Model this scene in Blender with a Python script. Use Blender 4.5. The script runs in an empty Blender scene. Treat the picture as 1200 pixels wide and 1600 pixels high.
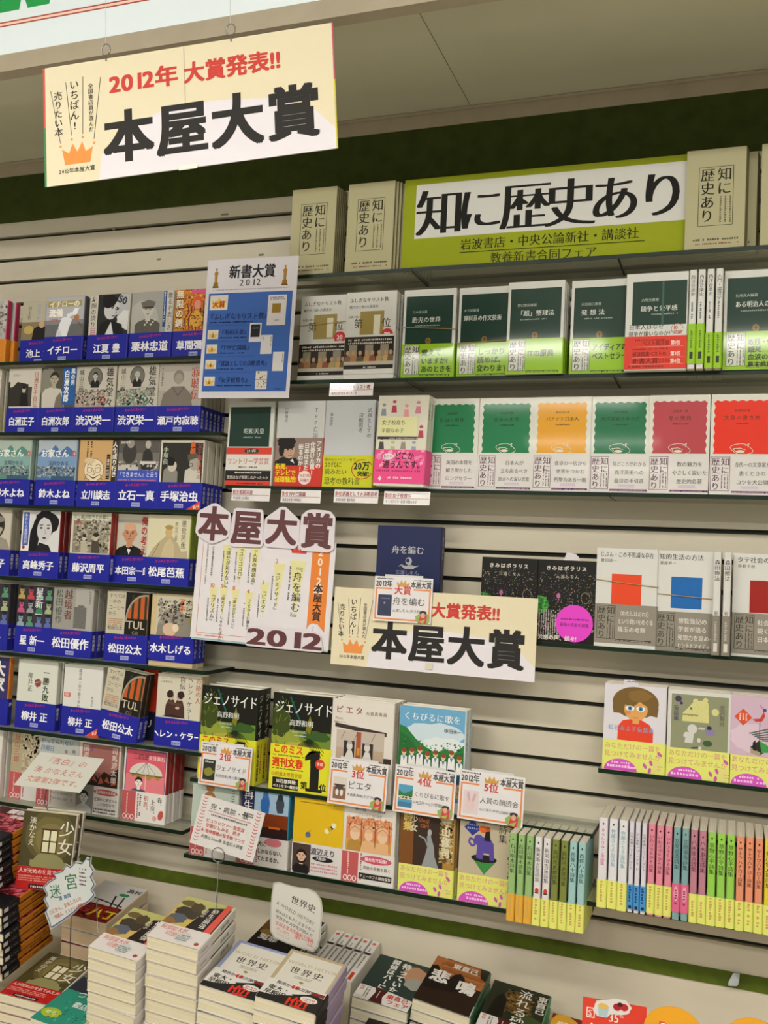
import bpy, math, random
from mathutils import Matrix, Vector
random.seed(7)
PI = math.pi
C = bpy.context.scene.collection
scn = bpy.context.scene

# ------------------------------------------------------------------ camera
FPX = 1500.0
CAM = Vector((0.0, -1.8321, 1.4012))
RIGHT = Vector((0.93804516, 0.34284431, 0.05028981))
UP = Vector((-0.02674578, -0.07306121, 0.99696877))
FWD = Vector((-0.3454793, 0.93654676, 0.05936508))
cd = bpy.data.cameras.new('camera')
cam = bpy.data.objects.new('camera', cd)
C.objects.link(cam)
cam.matrix_world = Matrix.Translation(CAM) @ Matrix((RIGHT, UP, -FWD)).transposed().to_4x4()
cd.sensor_fit = 'VERTICAL'
cd.sensor_height = 32.0
cd.lens = FPX / 1600 * 32.0
cd.clip_start = 0.02
scn.camera = cam

# ------------------------------------------------------------------ world, lights, exposure
scn.view_settings.view_transform = 'Standard'
scn.view_settings.look = 'None'
scn.view_settings.gamma = 1.0
scn.view_settings.use_curve_mapping = False
scn.view_settings.exposure = 0.0
w = bpy.data.worlds.new('world')
scn.world = w
w.use_nodes = True
w.node_tree.nodes['Background'].inputs[0].default_value = (0.90, 0.865, 0.82, 1)
w.node_tree.nodes['Background'].inputs[1].default_value = 0.46

def area(name, loc, rot, sx, sy, power, col=(1, .945, .89)):
    l = bpy.data.lights.new(name, 'AREA')
    l.shape = 'RECTANGLE'; l.size = sx; l.size_y = sy; l.energy = power; l.color = col
    o = bpy.data.objects.new(name, l); C.objects.link(o)
    o.location = loc; o.rotation_euler = rot
    return o
# the shop's rows of ceiling tubes, behind the camera
for i, (lx, ly) in enumerate(((-1.3, -2.1), (0.5, -2.1), (-1.3, -3.6), (0.5, -3.6))):
    area('ceiling_lamp_light', (lx, ly, 2.66), (0, 0, 0), 1.2, .22, 27)

# ------------------------------------------------------------------ pixel helpers (1200 x 1600 frame)
def ray(px, py):
    return FWD + RIGHT * ((px - 600) / FPX) - UP * ((py - 800) / FPX)
def ate(px, py, e):
    d = ray(px, py); return CAM + d * ((-e - CAM.y) / d.y)
def onplane(px, py, p0, n):
    d = ray(px, py); return CAM + d * ((p0 - CAM).dot(n) / d.dot(n))
def xpx(px, z, e):
    # X on the line (Y=-e, Z=z) that shows at column px
    k = (px - 600) / FPX
    v = RIGHT - FWD * k
    return -(v.y * (-e - CAM.y) + v.z * (z - CAM.z)) / v.x
def pose(x, y, z, a, b, c):
    r = math.radians
    return Matrix.Translation((x, y, z)) @ Matrix.Rotation(r(c), 4, 'Z') @ Matrix.Rotation(r(b), 4, 'Y') @ Matrix.Rotation(r(a), 4, 'X')

# ------------------------------------------------------------------ materials
def lin(c):
    if isinstance(c, str):
        c = c.lstrip('#'); c = c if len(c) == 6 else ''.join(q * 2 for q in c); c = [int(c[i:i + 2], 16) / 255 for i in (0, 2, 4)]
    return tuple(x / 12.92 if x <= .04045 else ((x + .055) / 1.055) ** 2.4 for x in c) + (1.0,)
_colc = {}
def L_(c):
    if c not in _colc: _colc[c] = lin(c)
    return _colc[c]

def newmat(name):
    m = bpy.data.materials.new(name); m.use_nodes = True
    n = m.node_tree.nodes; b = n['Principled BSDF']
    return m, n, m.node_tree.links, b
def printmat(name, rough, coat=0, bump=0.15, scale=14, spec=.5):
    m, n, l, b = newmat(name)
    a = n.new('ShaderNodeAttribute'); a.attribute_name = 'Col'
    l.new(a.outputs['Color'], b.inputs['Base Color'])
    b.inputs['Roughness'].default_value = rough
    b.inputs['Specular IOR Level'].default_value = spec
    b.inputs['Coat Weight'].default_value = coat
    b.inputs['Coat Roughness'].default_value = .06
    t = n.new('ShaderNodeTexCoord'); mp = n.new('ShaderNodeMapping'); mp.inputs['Scale'].default_value = (1.6, 1.6, .5)
    no = n.new('ShaderNodeTexNoise'); no.inputs['Scale'].default_value = scale; no.inputs['Detail'].default_value = 1.5
    bp = n.new('ShaderNodeBump'); bp.inputs['Strength'].default_value = bump; bp.inputs['Distance'].default_value = .012
    l.new(t.outputs['Object'], mp.inputs[0]); l.new(mp.outputs[0], no.inputs[0]); l.new(no.outputs[0], bp.inputs['Height'])
    l.new(bp.outputs[0], b.inputs['Normal'])
    return m
def plainmat(name, col, rough=.6, metal=0, noise=0, scale=30, stretch=(1, 1, 1), spec=.5, col2=None):
    m, n, l, b = newmat(name)
    b.inputs['Base Color'].default_value = lin(col); b.inputs['Roughness'].default_value = rough
    b.inputs['Metallic'].default_value = metal; b.inputs['Specular IOR Level'].default_value = spec
    if noise:
        t = n.new('ShaderNodeTexCoord'); mp = n.new('ShaderNodeMapping'); mp.inputs['Scale'].default_value = stretch
        no = n.new('ShaderNodeTexNoise'); no.inputs['Scale'].default_value = scale; no.inputs['Detail'].default_value = 4
        r = n.new('ShaderNodeValToRGB')
        c = lin(col); c2 = lin(col2) if col2 else tuple(x * (1 - noise) for x in c[:3]) + (1,)
        r.color_ramp.elements[0].color = c2; r.color_ramp.elements[0].position = .3
        r.color_ramp.elements[1].color = c; r.color_ramp.elements[1].position = .62
        l.new(t.outputs['Object'], mp.inputs[0]); l.new(mp.outputs[0], no.inputs[0]); l.new(no.outputs[0], r.inputs[0]); l.new(r.outputs[0], b.inputs['Base Color'])
    return m
M_COAT = printmat('coated_paper', .42, 0, .10, spec=.28)
M_MATTE = printmat('matte_paper', .75, 0, .15, 20, .25)
M_FILM = printmat('laminate_film', .35, .8, .35, 9)
M_GILT = printmat('wrapped_cover', .45, .5, .7, 8, spec=.2)
M_SPINE = printmat('spine_paper', .5, 0, .05, spec=.25)
def pagemat():
    m, n, l, b = newmat('page_edges')
    a = n.new('ShaderNodeAttribute'); a.attribute_name = 'Col'
    t = n.new('ShaderNodeTexCoord'); mp = n.new('ShaderNodeMapping'); mp.inputs['Scale'].default_value = (4, 1100, 4)
    no = n.new('ShaderNodeTexNoise'); no.inputs['Scale'].default_value = 1.2; no.inputs['Detail'].default_value = 2
    r = n.new('ShaderNodeValToRGB'); r.color_ramp.elements[0].color = (.72, .68, .58, 1); r.color_ramp.elements[0].position = .3
    r.color_ramp.elements[1].color = (1, 1, 1, 1); r.color_ramp.elements[1].position = .6
    mx = n.new('ShaderNodeMix'); mx.data_type = 'RGBA'; mx.blend_type = 'MULTIPLY'; mx.inputs[0].default_value = 1
    l.new(t.outputs['Object'], mp.inputs[0]); l.new(mp.outputs[0], no.inputs[0]); l.new(no.outputs[0], r.inputs[0])
    l.new(a.outputs['Color'], mx.inputs[6]); l.new(r.outputs[0], mx.inputs[7]); l.new(mx.outputs[2], b.inputs['Base Color'])
    b.inputs['Roughness'].default_value = .85; b.inputs['Specular IOR Level'].default_value = .2
    return m
M_PAGE = pagemat()
def glassmat():
    m = bpy.data.materials.new('shelf_glass'); m.use_nodes = True
    n = m.node_tree.nodes; l = m.node_tree.links; n.clear()
    o = n.new('ShaderNodeOutputMaterial'); mx = n.new('ShaderNodeMixShader'); tr = n.new('ShaderNodeBsdfTransparent')
    gl = n.new('ShaderNodeBsdfGlossy'); fr = n.new('ShaderNodeFresnel'); fr.inputs[0].default_value = 1.5
    tr.inputs[0].default_value = (.95, .975, .95, 1); gl.inputs['Roughness'].default_value = .04
    ge = n.new('ShaderNodeNewGeometry'); mt = n.new('ShaderNodeMath'); mt.operation = 'SUBTRACT'; mt.inputs[0].default_value = 1; l.new(ge.outputs['Backfacing'], mt.inputs[1])
    m2 = n.new('ShaderNodeMath'); m2.operation = 'MULTIPLY'; l.new(fr.outputs[0], m2.inputs[0]); l.new(mt.outputs[0], m2.inputs[1])
    l.new(m2.outputs[0], mx.inputs[0]); l.new(tr.outputs[0], mx.inputs[1]); l.new(gl.outputs[0], mx.inputs[2]); df = n.new('ShaderNodeBsdfDiffuse'); df.inputs[0].default_value = (.62, .64, .52, 1); m3 = n.new('ShaderNodeMixShader'); m3.inputs[0].default_value = .22; l.new(mx.outputs[0], m3.inputs[1]); l.new(df.outputs[0], m3.inputs[2]); l.new(m3.outputs[0], o.inputs[0])  # reflection of the wall put in as a pale diffuse colour in the glass
    return m
M_GLASS = glassmat()
M_GEDGE = plainmat('glass_edge', '#0d2613', .4, noise=.5, scale=6, spec=.25)
M_SLAT = plainmat('slat_board', '#d3cbb6', .5, noise=.07, scale=7, stretch=(.6, 1, 3), spec=.35)
M_GROOVE = plainmat('groove_rubber', '#141d0b', .6, noise=.3, scale=60)
M_BAND = plainmat('green_board', '#55661a', .7, noise=.25, scale=40, spec=.2)
M_HEAD = plainmat('dark_green_board', '#435020', .75, noise=.25, scale=30, spec=.15)
M_TRIM = plainmat('beige_trim', '#b8ac94', .6, noise=.1, scale=20)
M_CEIL = plainmat('soffit_panel', '#dad8bd', .13, noise=.08, scale=3, spec=.6)
M_MAIN = plainmat('ceiling_tile', '#dcd8c8', .8, noise=.06, scale=8)
M_FLOOR = plainmat('vinyl_floor', '#b8b3a4', .4, noise=.12, scale=5)
M_METAL = plainmat('steel_wire', '#8c8c88', .3, metal=1, noise=.15, scale=50)
M_STRING = plainmat('nylon_string', '#d8d8d8', .5, noise=.1, scale=50)
M_DECK = plainmat('display_deck', '#b9ab8e', .55, noise=.12, scale=12)
def signmat():
    m, n, l, b = newmat('backlit_acrylic')
    a = n.new('ShaderNodeAttribute'); a.attribute_name = 'Col'
    l.new(a.outputs['Color'], b.inputs['Base Color']); l.new(a.outputs['Color'], b.inputs['Emission Color'])
    b.inputs['Emission Strength'].default_value = .26; b.inputs['Roughness'].default_value = .3
    return m
M_SIGN = signmat()
def tubemat():
    m, n, l, b = newmat('lamp_tube')
    b.inputs['Emission Color'].default_value = (1, .98, .92, 1); b.inputs['Emission Strength'].default_value = 14
    return m
M_TUBE = tubemat()

# ------------------------------------------------------------------ mesh builder
MM = .001
class MB:
    def __init__(s): s.v = []; s.f = []; s.c = []; s.m = []; s.mats = []
    def mi(s, m):
        if m not in s.mats: s.mats.append(m)
        return s.mats.index(m)
    def poly(s, pts, col, mat):
        n = len(s.v); s.v += [tuple(p) for p in pts]; s.f.append(tuple(range(n, n + len(pts)))); s.c.append(L_(col)); s.m.append(s.mi(mat))
    def mesh(s, vs, fs, col, mat):
        n = len(s.v); s.v += [tuple(p) for p in vs]; i = s.mi(mat); c = L_(col)
        for f in fs: s.f.append(tuple(n + k for k in f)); s.c.append(c); s.m.append(i)
    def box(s, x0, y0, z0, x1, y1, z1, col, mat, bev=0):
        V = [(x0, y0, z0), (x1, y0, z0), (x1, y1, z0), (x0, y1, z0), (x0, y0, z1), (x1, y0, z1), (x1, y1, z1), (x0, y1, z1)]
        s.mesh(V, [(0, 3, 2, 1), (4, 5, 6, 7), (0, 1, 5, 4), (1, 2, 6, 5), (2, 3, 7, 6), (3, 0, 4, 7)], col, mat)
    def tube(s, pts, r, col, mat, n=6):
        pts = [Vector(p) for p in pts]; vs = []; fs = []
        for i, p in enumerate(pts):
            d = (pts[min(i + 1, len(pts) - 1)] - pts[max(i - 1, 0)]).normalized()
            a = d.cross(Vector((0, 0, 1)) if abs(d.z) < .9 else Vector((1, 0, 0))).normalized(); b = d.cross(a)
            for k in range(n):
                t = 2 * PI * k / n; vs.append(p + a * (r * math.cos(t)) + b * (r * math.sin(t)))
        for i in range(len(pts) - 1):
            for k in range(n):
                k2 = (k + 1) % n; fs.append((i * n + k, i * n + k2, (i + 1) * n + k2, (i + 1) * n + k))
        fs.append(tuple(range(n))[::-1]); fs.append(tuple((len(pts) - 1) * n + k for k in range(n)))
        s.mesh(vs, fs, col, mat)
    def slab(s, pts, t, o, ux, uy, nn, col, mat):
        # thin solid from a 2D outline (mm) lying behind the plane
        P = [o + ux * (x * MM) + uy * (y * MM) for x, y in pts]; Q = [p - nn * (t * MM) for p in P]; k = len(P)
        s.mesh(P + Q, [tuple(range(k)), tuple(range(2 * k - 1, k - 1, -1))] + [(i, k + i, k + (i + 1) % k, (i + 1) % k) for i in range(k)], col, mat)
    def sheet(s, S, o, ux, uy, nn, mat, lift=.03):
        for (vs, fs, c, ly) in S.ops:
            z = (lift + ly * .018) * MM
            s.mesh([o + ux * (x * MM) + uy * (y * MM) + nn * z for x, y in vs], fs, c, mat)
    def build(s, name, parent=None, loc=None, smooth=False):
        me = bpy.data.meshes.new(name); me.from_pydata(s.v, [], s.f)
        for m in s.mats: me.materials.append(m)
        me.polygons.foreach_set('material_index', s.m)
        at = me.color_attributes.new('Col', 'FLOAT_COLOR', 'CORNER')
        buf = []
        for f, c in zip(s.f, s.c): buf += list(c) * len(f)
        at.data.foreach_set('color', buf)
        if smooth: me.polygons.foreach_set('use_smooth', [True] * len(s.f))
        me.update()
        o = bpy.data.objects.new(name, me); C.objects.link(o)
        if parent: o.parent = parent
        if loc: o.location = loc
        return o

# ------------------------------------------------------------------ glyphs (Blender's own built-in font)
_fc = bpy.data.curves.new('glyph', 'FONT'); _fo = bpy.data.objects.new('glyph', _fc); _S2 = bpy.data.scenes.new('glyphs'); _S2.collection.objects.link(_fo)
_G = {}
OFF = {'n': 0.0, 'm': -.005, 'M': -.013}
BOLD = {0: ((0, 0),), 1: ((-.016, 0), (.016, 0)), 2: ((-.03, -.018), (.03, -.018), (-.03, .018), (.03, .018)),
        3: ((-.037, -.026), (0, -.026), (.037, -.026), (.037, 0), (.037, .026), (0, .026), (-.037, .026), (-.037, 0)), 'm': ((-.018, 0), (0, 0), (.018, 0)), 'M': tuple((-.039 + .013 * q, 0) for q in range(7))}
def glyph(ch, f='n', res=1):
    k = (ch, f, res)
    if k not in _G:
        _fc.body = ch; _fc.resolution_u = res; _fc.offset = OFF[f]
        with bpy.context.temp_override(scene=_S2, view_layer=_S2.view_layers[0]):
            dg = bpy.context.evaluated_depsgraph_get(); dg.update()
        me = bpy.data.meshes.new_from_object(_fo.evaluated_get(dg))
        vs = [(v.co.x, v.co.y + .12) for v in me.vertices]
        fs = [tuple(p.vertices) for p in me.polygons]
        for i, f_ in enumerate(fs):
            a = sum(vs[f_[j]][0] * vs[f_[(j + 1) % len(f_)]][1] - vs[f_[(j + 1) % len(f_)]][0] * vs[f_[j]][1] for j in range(len(f_)))
            if a < 0: fs[i] = f_[::-1]
        bpy.data.meshes.remove(me)
        adv = 1.0
        if ord(ch) < 256: adv = (max(v[0] for v in vs) + .07) if vs else .3
        _G[k] = (vs, fs, adv)
    return _G[k]
ROT = set('ー〜~()（）「」『』-…―—')
class Sheet:
    def __init__(s, w, h): s.w = w; s.h = h; s.ops = []; s.n = 0
    def add(s, vs, fs, c): s.ops.append((vs, fs, c, s.n)); s.n += 1
    def r(s, x, y, w, h, c): s.add([(x, y), (x + w, y), (x + w, y + h), (x, y + h)], [(0, 1, 2, 3)], c)
    def p(s, pts, c): s.add(list(pts), [tuple(range(len(pts)))], c)
    def e(s, cx, cy, rx, ry, c, rot=0, n=18, a0=0, a1=360):
        r0 = math.radians(rot); P = []
        full = (a1 - a0 >= 360)
        for i in range(n if full else n + 1):
            t = math.radians(a0 + (a1 - a0) * i / n); x = rx * math.cos(t); y = ry * math.sin(t)
            P.append((cx + x * math.cos(r0) - y * math.sin(r0), cy + x * math.sin(r0) + y * math.cos(r0)))
        s.p(P, c)
    def l(s, x0, y0, x1, y1, t, c):
        d = math.hypot(x1 - x0, y1 - y0) or 1; a = -(y1 - y0) / d * t / 2; b = (x1 - x0) / d * t / 2
        s.p([(x0 + a, y0 + b), (x0 - a, y0 - b), (x1 - a, y1 - b), (x1 + a, y1 + b)], c)
    def pl(s, pts, t, c, close=False):
        if close: pts = list(pts) + [pts[0]]
        for a, b in zip(pts, pts[1:]): s.l(a[0], a[1], b[0], b[1], t, c)
    def fr(s, x, y, w, h, t, c):
        s.r(x, y, w, t, c); s.r(x, y + h - t, w, t, c); s.r(x, y, t, h, c); s.r(x + w - t, y, t, h, c)
    def t(s, st, x, y, z, c, b=0, v=0, al='l', sx=1.0, m=0, sp=1.0, rot=0):
        # horizontal: (x,y) bottom-left of the line; vertical: x column centre, y top
        LAY = {}
        def put(ch, ox, oy, r=0):
            key = ('M' if m == 2 else 'm') if m else b
            if z < 5 and not m: key = min(b, 1)
            for li, (dx, dy) in enumerate(BOLD[key]):
                VS, FS = LAY.setdefault(li, ([], []))
                vs, fs, adv = glyph(ch, key if m else 'n', 1 if z < 9 else 2 if z < 22 else 5)
                n = len(VS)
                for (a, q) in vs:
                    a += dx; q += dy
                    if r: a, q = q, 1 - a
                    VS.append((ox + a * z * sx, oy + q * z))
                FS.extend(tuple(n + k for k in f) for f in fs)
        if v:
            yy = y - z
            for ch in st:
                if ch == ' ': yy -= z * sp * .5; continue
                a = glyph(ch)[2]
                ox = x - z * sx * a / 2; oy = yy
                if ch in '、。': ox += z * sx * .6; oy += z * .6
                put(ch, ox, oy, ch in ROT); yy -= z * sp
        else:
            W = sum((glyph(ch)[2] if ch != ' ' else .35) * sp for ch in st) * z * sx
            xx = x - (W if al == 'r' else W / 2 if al == 'c' else 0)
            for ch in st:
                if ch == ' ': xx += .35 * z * sx * sp; continue
                put(ch, xx, y); xx += glyph(ch)[2] * z * sx * sp
        if rot:
            r0 = math.radians(rot); cx, cy = x, y
            for li, (VS, FS) in LAY.items():
                LAY[li] = ([(cx + (a - cx) * math.cos(r0) - (q - cy) * math.sin(r0), cy + (a - cx) * math.sin(r0) + (q - cy) * math.cos(r0)) for a, q in VS], FS)
        n0 = s.n
        for li, (VS, FS) in LAY.items():
            s.n = n0 + li * .12; s.add(VS, FS, c)
        s.n = n0 + 1
    def f(s, x, y, w, z, c, n=1, gap=1.6, v=0):
        # lines of print too small to read: rows of little dabs
        VS = []; FS = []
        for i in range(n):
            q = 0
            while q < w:
                d = z * random.uniform(.55, .9)
                if random.random() > .06:
                    k = len(VS); hh = z * random.uniform(.6, .95)
                    if v:
                        X = x + i * z * gap; Y = y - q - d; VS += [(X, Y), (X + hh, Y), (X + hh, Y + d), (X, Y + d)]
                    else:
                        X = x + q; Y = y - i * z * gap; VS += [(X, Y), (X + d, Y), (X + d, Y + hh), (X, Y + hh)]
                    FS.append((k, k + 1, k + 2, k + 3))
                q += z
        s.add(VS, FS, c)
    def dots(s, x, y, w, h, n, z, cols):
        for c in cols:
            VS = []; FS = []
            for i in range(n):
                X = x + random.random() * w; Y = y + random.random() * h; q = z * random.uniform(.4, 1); k = len(VS)
                VS += [(X, Y), (X + q, Y + q * .3), (X + q * .8, Y + q), (X - q * .1, Y + q * .8)]; FS.append((k, k + 1, k + 2, k + 3))
            s.add(VS, FS, c)
    def blob(s, cx, cy, rx, ry, c, j=.12, n=22, seed=1):
        R = random.Random(seed); P = []
        for i in range(n):
            t = 2 * PI * i / n; k = 1 + R.uniform(-j, j); P.append((cx + rx * k * math.cos(t), cy + ry * k * math.sin(t)))
        s.p(P, c)

def head(S, cx, cy, r, skin, hair, dark='#222222', side=0, style='short', glasses=0, line=0):
    # a printed face: neck, head, hair, eyes, nose, mouth
    S.p([(cx - r * .38, cy - r * .6), (cx + r * .38, cy - r * .6), (cx + r * .42, cy - r * 1.6), (cx - r * .42, cy - r * 1.6)], skin)
    if style == 'long': S.e(cx, cy - r * .1, r * 1.15, r * 1.35, hair)
    if style not in ('bald', 'cap'): S.e(cx - side * r * .1, cy + r * .3, r * 1.02, r * 1.0, hair)
    S.e(cx, cy, r * .84, r * 1.08, skin)
    S.e(cx - r * .86, cy - r * .05, r * .14, r * .24, skin); S.e(cx + r * .86, cy - r * .05, r * .14, r * .24, skin)
    if style == 'short' or style == 'long':
        S.p([(cx - r * .88, cy + r * .2), (cx - r * .5, cy + r * .62), (cx + r * .3, cy + r * .7), (cx + r * .88, cy + r * .15), (cx + r * .8, cy + r * .9), (cx, cy + r * 1.28), (cx - r * .8, cy + r * .9)], hair)
    if style == 'cap':
        S.p([(cx - r * .95, cy + r * .35), (cx + r * .95, cy + r * .35), (cx + r * 1.25, cy + r * 1.15), (cx, cy + r * 1.5), (cx - r * 1.25, cy + r * 1.15)], hair)
        S.e(cx, cy + r * .35, r * .98, r * .16, dark)
    for sg in (-1, 1):
        ex = cx + sg * r * .36 + side * r * .12
        S.e(ex, cy + r * .08, r * .16, r * .075, dark, n=8); S.l(ex - r * .2, cy + r * .27, ex + r * .2, cy + r * .3, r * .07, dark)
        if glasses: S.pl([(ex - r * .26, cy - r * .1), (ex + r * .26, cy - r * .1), (ex + r * .26, cy + r * .24), (ex - r * .26, cy + r * .24)], r * .06, dark, True)
    nx = cx + side * r * .16
    S.pl([(nx, cy + r * .02), (nx + r * .1 * (side or 1), cy - r * .3), (nx - r * .06, cy - r * .33)], r * .05, dark)
    S.l(nx - r * .22, cy - r * .6, nx + r * .22, cy - r * .6, r * .08, dark)
def bust(S, cx, cy, r, skin, hair, cloth, dark='#222222', w=2.3, shirt=None, **k):
    S.p([(cx - r * w, cy - r * 4), (cx - r * w, cy - r * 2.1), (cx - r * w * .75, cy - r * 1.65), (cx - r * .45, cy - r * 1.3), (cx + r * .45, cy - r * 1.3), (cx + r * w * .75, cy - r * 1.65), (cx + r * w, cy - r * 2.1), (cx + r * w, cy - r * 4)], cloth)
    head(S, cx, cy, r, skin, hair, dark, **k)
    if shirt: S.p([(cx - r * .42, cy - r * 1.35), (cx, cy - r * 2.4), (cx + r * .42, cy - r * 1.35), (cx, cy - r * 1.6)], shirt)
def clip(S, x0, y0, x1, y1, i0=0):
    # crop everything drawn since op i0 to a rectangle (Sutherland-Hodgman)
    def cut(P, ax, val, sgn):
        out = []
        for i in range(len(P)):
            a, b = P[i], P[(i + 1) % len(P)]; ia = (a[ax] - val) * sgn >= 0; ib = (b[ax] - val) * sgn >= 0
            if ia: out.append(a)
            if ia != ib:
                t = (val - a[ax]) / (b[ax] - a[ax]); q = [0, 0]; q[ax] = val; q[1 - ax] = a[1 - ax] + t * (b[1 - ax] - a[1 - ax]); out.append(tuple(q))
        return out
    for k in range(i0, len(S.ops)):
        vs, fs, c, ly = S.ops[k]
        if all(x0 - 1e-6 <= x <= x1 + 1e-6 and y0 - 1e-6 <= y <= y1 + 1e-6 for x, y in vs): continue
        nv = []; nf = []
        for f in fs:
            P = [vs[i] for i in f]
            for ax, val, sg in ((0, x0, 1), (0, x1, -1), (1, y0, 1), (1, y1, -1)):
                if len(P) >= 3: P = cut(P, ax, val, sg)
            if len(P) >= 3: nf.append(tuple(range(len(nv), len(nv) + len(P)))); nv += P
        S.ops[k] = (nv, nf, c, ly)

# ------------------------------------------------------------------ things
def empty(name, label, cat, group=None, mat=None):
    o = bpy.data.objects.new(name, None); o.empty_display_size = .02; C.objects.link(o)
    o['label'] = label; o['category'] = cat
    if group: o['group'] = group
    if mat is not None: o.matrix_world = mat
    return o
def tag(o, label, cat, group=None):
    o['label'] = label; o['category'] = cat
    if group: o['group'] = group
    return o
VX, VY, VZ = Vector((1, 0, 0)), Vector((0, 1, 0)), Vector((0, 0, 1))

def wrap(mb, w, h0, h1, t, off, th, cf, cs, mat, flap=0):
    # a paper wrap round the spine (at +x): back board, rounded spine, front board
    def prof(o):
        x1 = w / 2 + o; y = t / 2 + o; r = min(2.2, t * .25) + o
        P = [(-w / 2 + flap, y), (x1 - r, y)]
        for k in range(1, 4): a = PI / 2 - PI / 2 * k / 4; P.append((x1 - r + r * math.cos(a), y - r + r * math.sin(a)))
        P.append((x1, y - r)); P.append((x1, -y + r))
        for k in range(1, 4): a = -PI / 2 * k / 4; P.append((x1 - r + r * math.cos(a), -y + r + r * math.sin(a)))
        P += [(x1 - r, -y), (-w / 2 + flap, -y)]
        return P
    A = prof(off); B = prof(off - th); n = len(A)
    for i in range(n - 1):
        a, b = A[i], A[i + 1]; c, d = B[i], B[i + 1]
        col = cs if 0 < i < n - 2 else cf
        q = lambda p, z: (p[0] * MM, p[1] * MM, z * MM)
        mb.poly([q(b, h0), q(a, h0), q(a, h1), q(b, h1)], col, mat)
        mb.poly([q(c, h0), q(d, h0), q(d, h1), q(c, h1)], '#e8e4d8', mat)
        mb.poly([q(a, h1), q(c, h1), q(d, h1), q(b, h1)], '#e8e4d8', mat)
        mb.poly([q(a, h0), q(b, h0), q(d, h0), q(c, h0)], '#e8e4d8', mat)
    for i in (0, n - 1):
        a, c = A[i], B[i]; q = lambda p, z: (p[0] * MM, p[1] * MM, z * MM)
        mb.poly([q(a, h0), q(a, h1), q(c, h1), q(c, h0)], '#e8e4d8', mat)

class Kind:
    pass
def kind(w, h, t, cf, cs=None, front=None, spine=None, band=None, page='#e9e2c8', mat=None, hard=0):
    """a book design: front(S), spine(S) draw the printing; band=(height, front colour, spine colour, draw, draw_spine, z0)"""
    k = Kind(); k.w, k.h, k.t = w, h, t; cs = cs or cf; mat = mat or M_COAT
    S = Sheet(w, h)
    if front: front(S)
    clip(S, .3, .3, w - 2.5, h - .3)
    P = Sheet(t, h)
    if spine: spine(P)
    clip(P, 1.0, .3, t - 1.0, h - .3)
    k.parts = []
    mb = MB(); ins = 2.5 if hard else .7
    mb.box((-w / 2 + (3 if hard else .4)) * MM, (-t / 2 + .5) * MM, ins * MM, (w / 2 - 1.2) * MM, (t / 2 - .5) * MM, (h - ins) * MM, page, M_PAGE)
    k.parts.append(('page_block', mb))
    mb = MB(); wrap(mb, w, 0, h, t, 0, 2.0 if hard else .4, cf, cs, mat)
    mb.sheet(S, Vector((-w / 2, -t / 2, 0)) * MM, VX, VZ, -VY, mat)
    mb.sheet(P, Vector((w / 2, -t / 2, 0)) * MM, VY, VZ, VX, mat)
    k.parts.append(('cover', mb))
    if band:
        bh, bf, bs, bd, bsd = band[:5]; z0 = band[5] if len(band) > 5 else 0
        mb = MB(); wrap(mb, w, z0, z0 + bh, t, 1.3, .25, bf, bs, mat, 0)
        S = Sheet(w, bh)
        if bd: bd(S)
        clip(S, .3, .2, w - 1.2, bh - .2)
        mb.sheet(S, Vector((-w / 2, -t / 2 - 1.3, z0)) * MM, VX, VZ, -VY, mat)
        P = Sheet(t, bh)
        if bsd: bsd(P)
        clip(P, .5, .2, t - .5, bh - .2)
        mb.sheet(P, Vector((w / 2 + 1.3, -t / 2, z0)) * MM, VY, VZ, VX, mat)
        k.parts.append(('paper_band', mb))
    k.objs = None
    return k
def book(k, mat, label, group=None):
    r = empty('book', label, 'book', group, mat)
    if k.objs is None:
        k.objs = [mb.build(nm, r) for nm, mb in k.parts]
    else:
        for o in k.objs:
            c = o.copy(); C.objects.link(c); c.parent = r
    return r
ORD = ['', 'second', 'third', 'fourth', 'fifth', 'sixth', 'seventh', 'eighth', 'ninth', 'tenth', 'eleventh', 'twelfth', 'thirteenth', 'fourteenth', 'fifteenth', 'sixteenth', 'seventeenth', 'eighteenth']
def stand(k, px, z, e, desc, where, n=2, ro=0, yaw=0, group=None, x=None, lean=0):
    """a face-out book with n copies behind it on a shelf"""
    x0 = xpx(px, z, e) if x is None else x; first = None
    g = group or 'books stood face out'
    for i in range(n + 1):
        jx = random.uniform(-.0012, .0012) if i else 0
        m = Matrix.Translation((x0 + k.w / 2 * MM + jx, -e + (k.t / 2 + 1.4 + i * (k.t + 3.0)) * MM, z))
        m = m @ Matrix.Rotation(math.radians(yaw), 4, 'Z') @ Matrix.Rotation(math.radians(ro), 4, 'Y') @ Matrix.Rotation(math.radians(-lean), 4, 'X')
        if i == 0: first = book(k, m, (desc + ' ' + where).strip(), g)
        else: book(k, m, '%s copy behind the %s' % (ORD[i], desc), g)
    return first

def rubber(o, k, za, zb):
    # a rubber band stretched round the book, part of it
    w = k.w / 2 + 1.6; t = k.t / 2 + 2.2
    P = [(-w, -t, za), (w, -t, zb), (w, t, zb), (-w, t, za), (-w, -t, za)]
    mb = MB(); mb.tube([Vector(q) * MM for q in P], .0007, '#b59a6a', M_MATTE, 4); mb.build('rubber_band', o)

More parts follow.
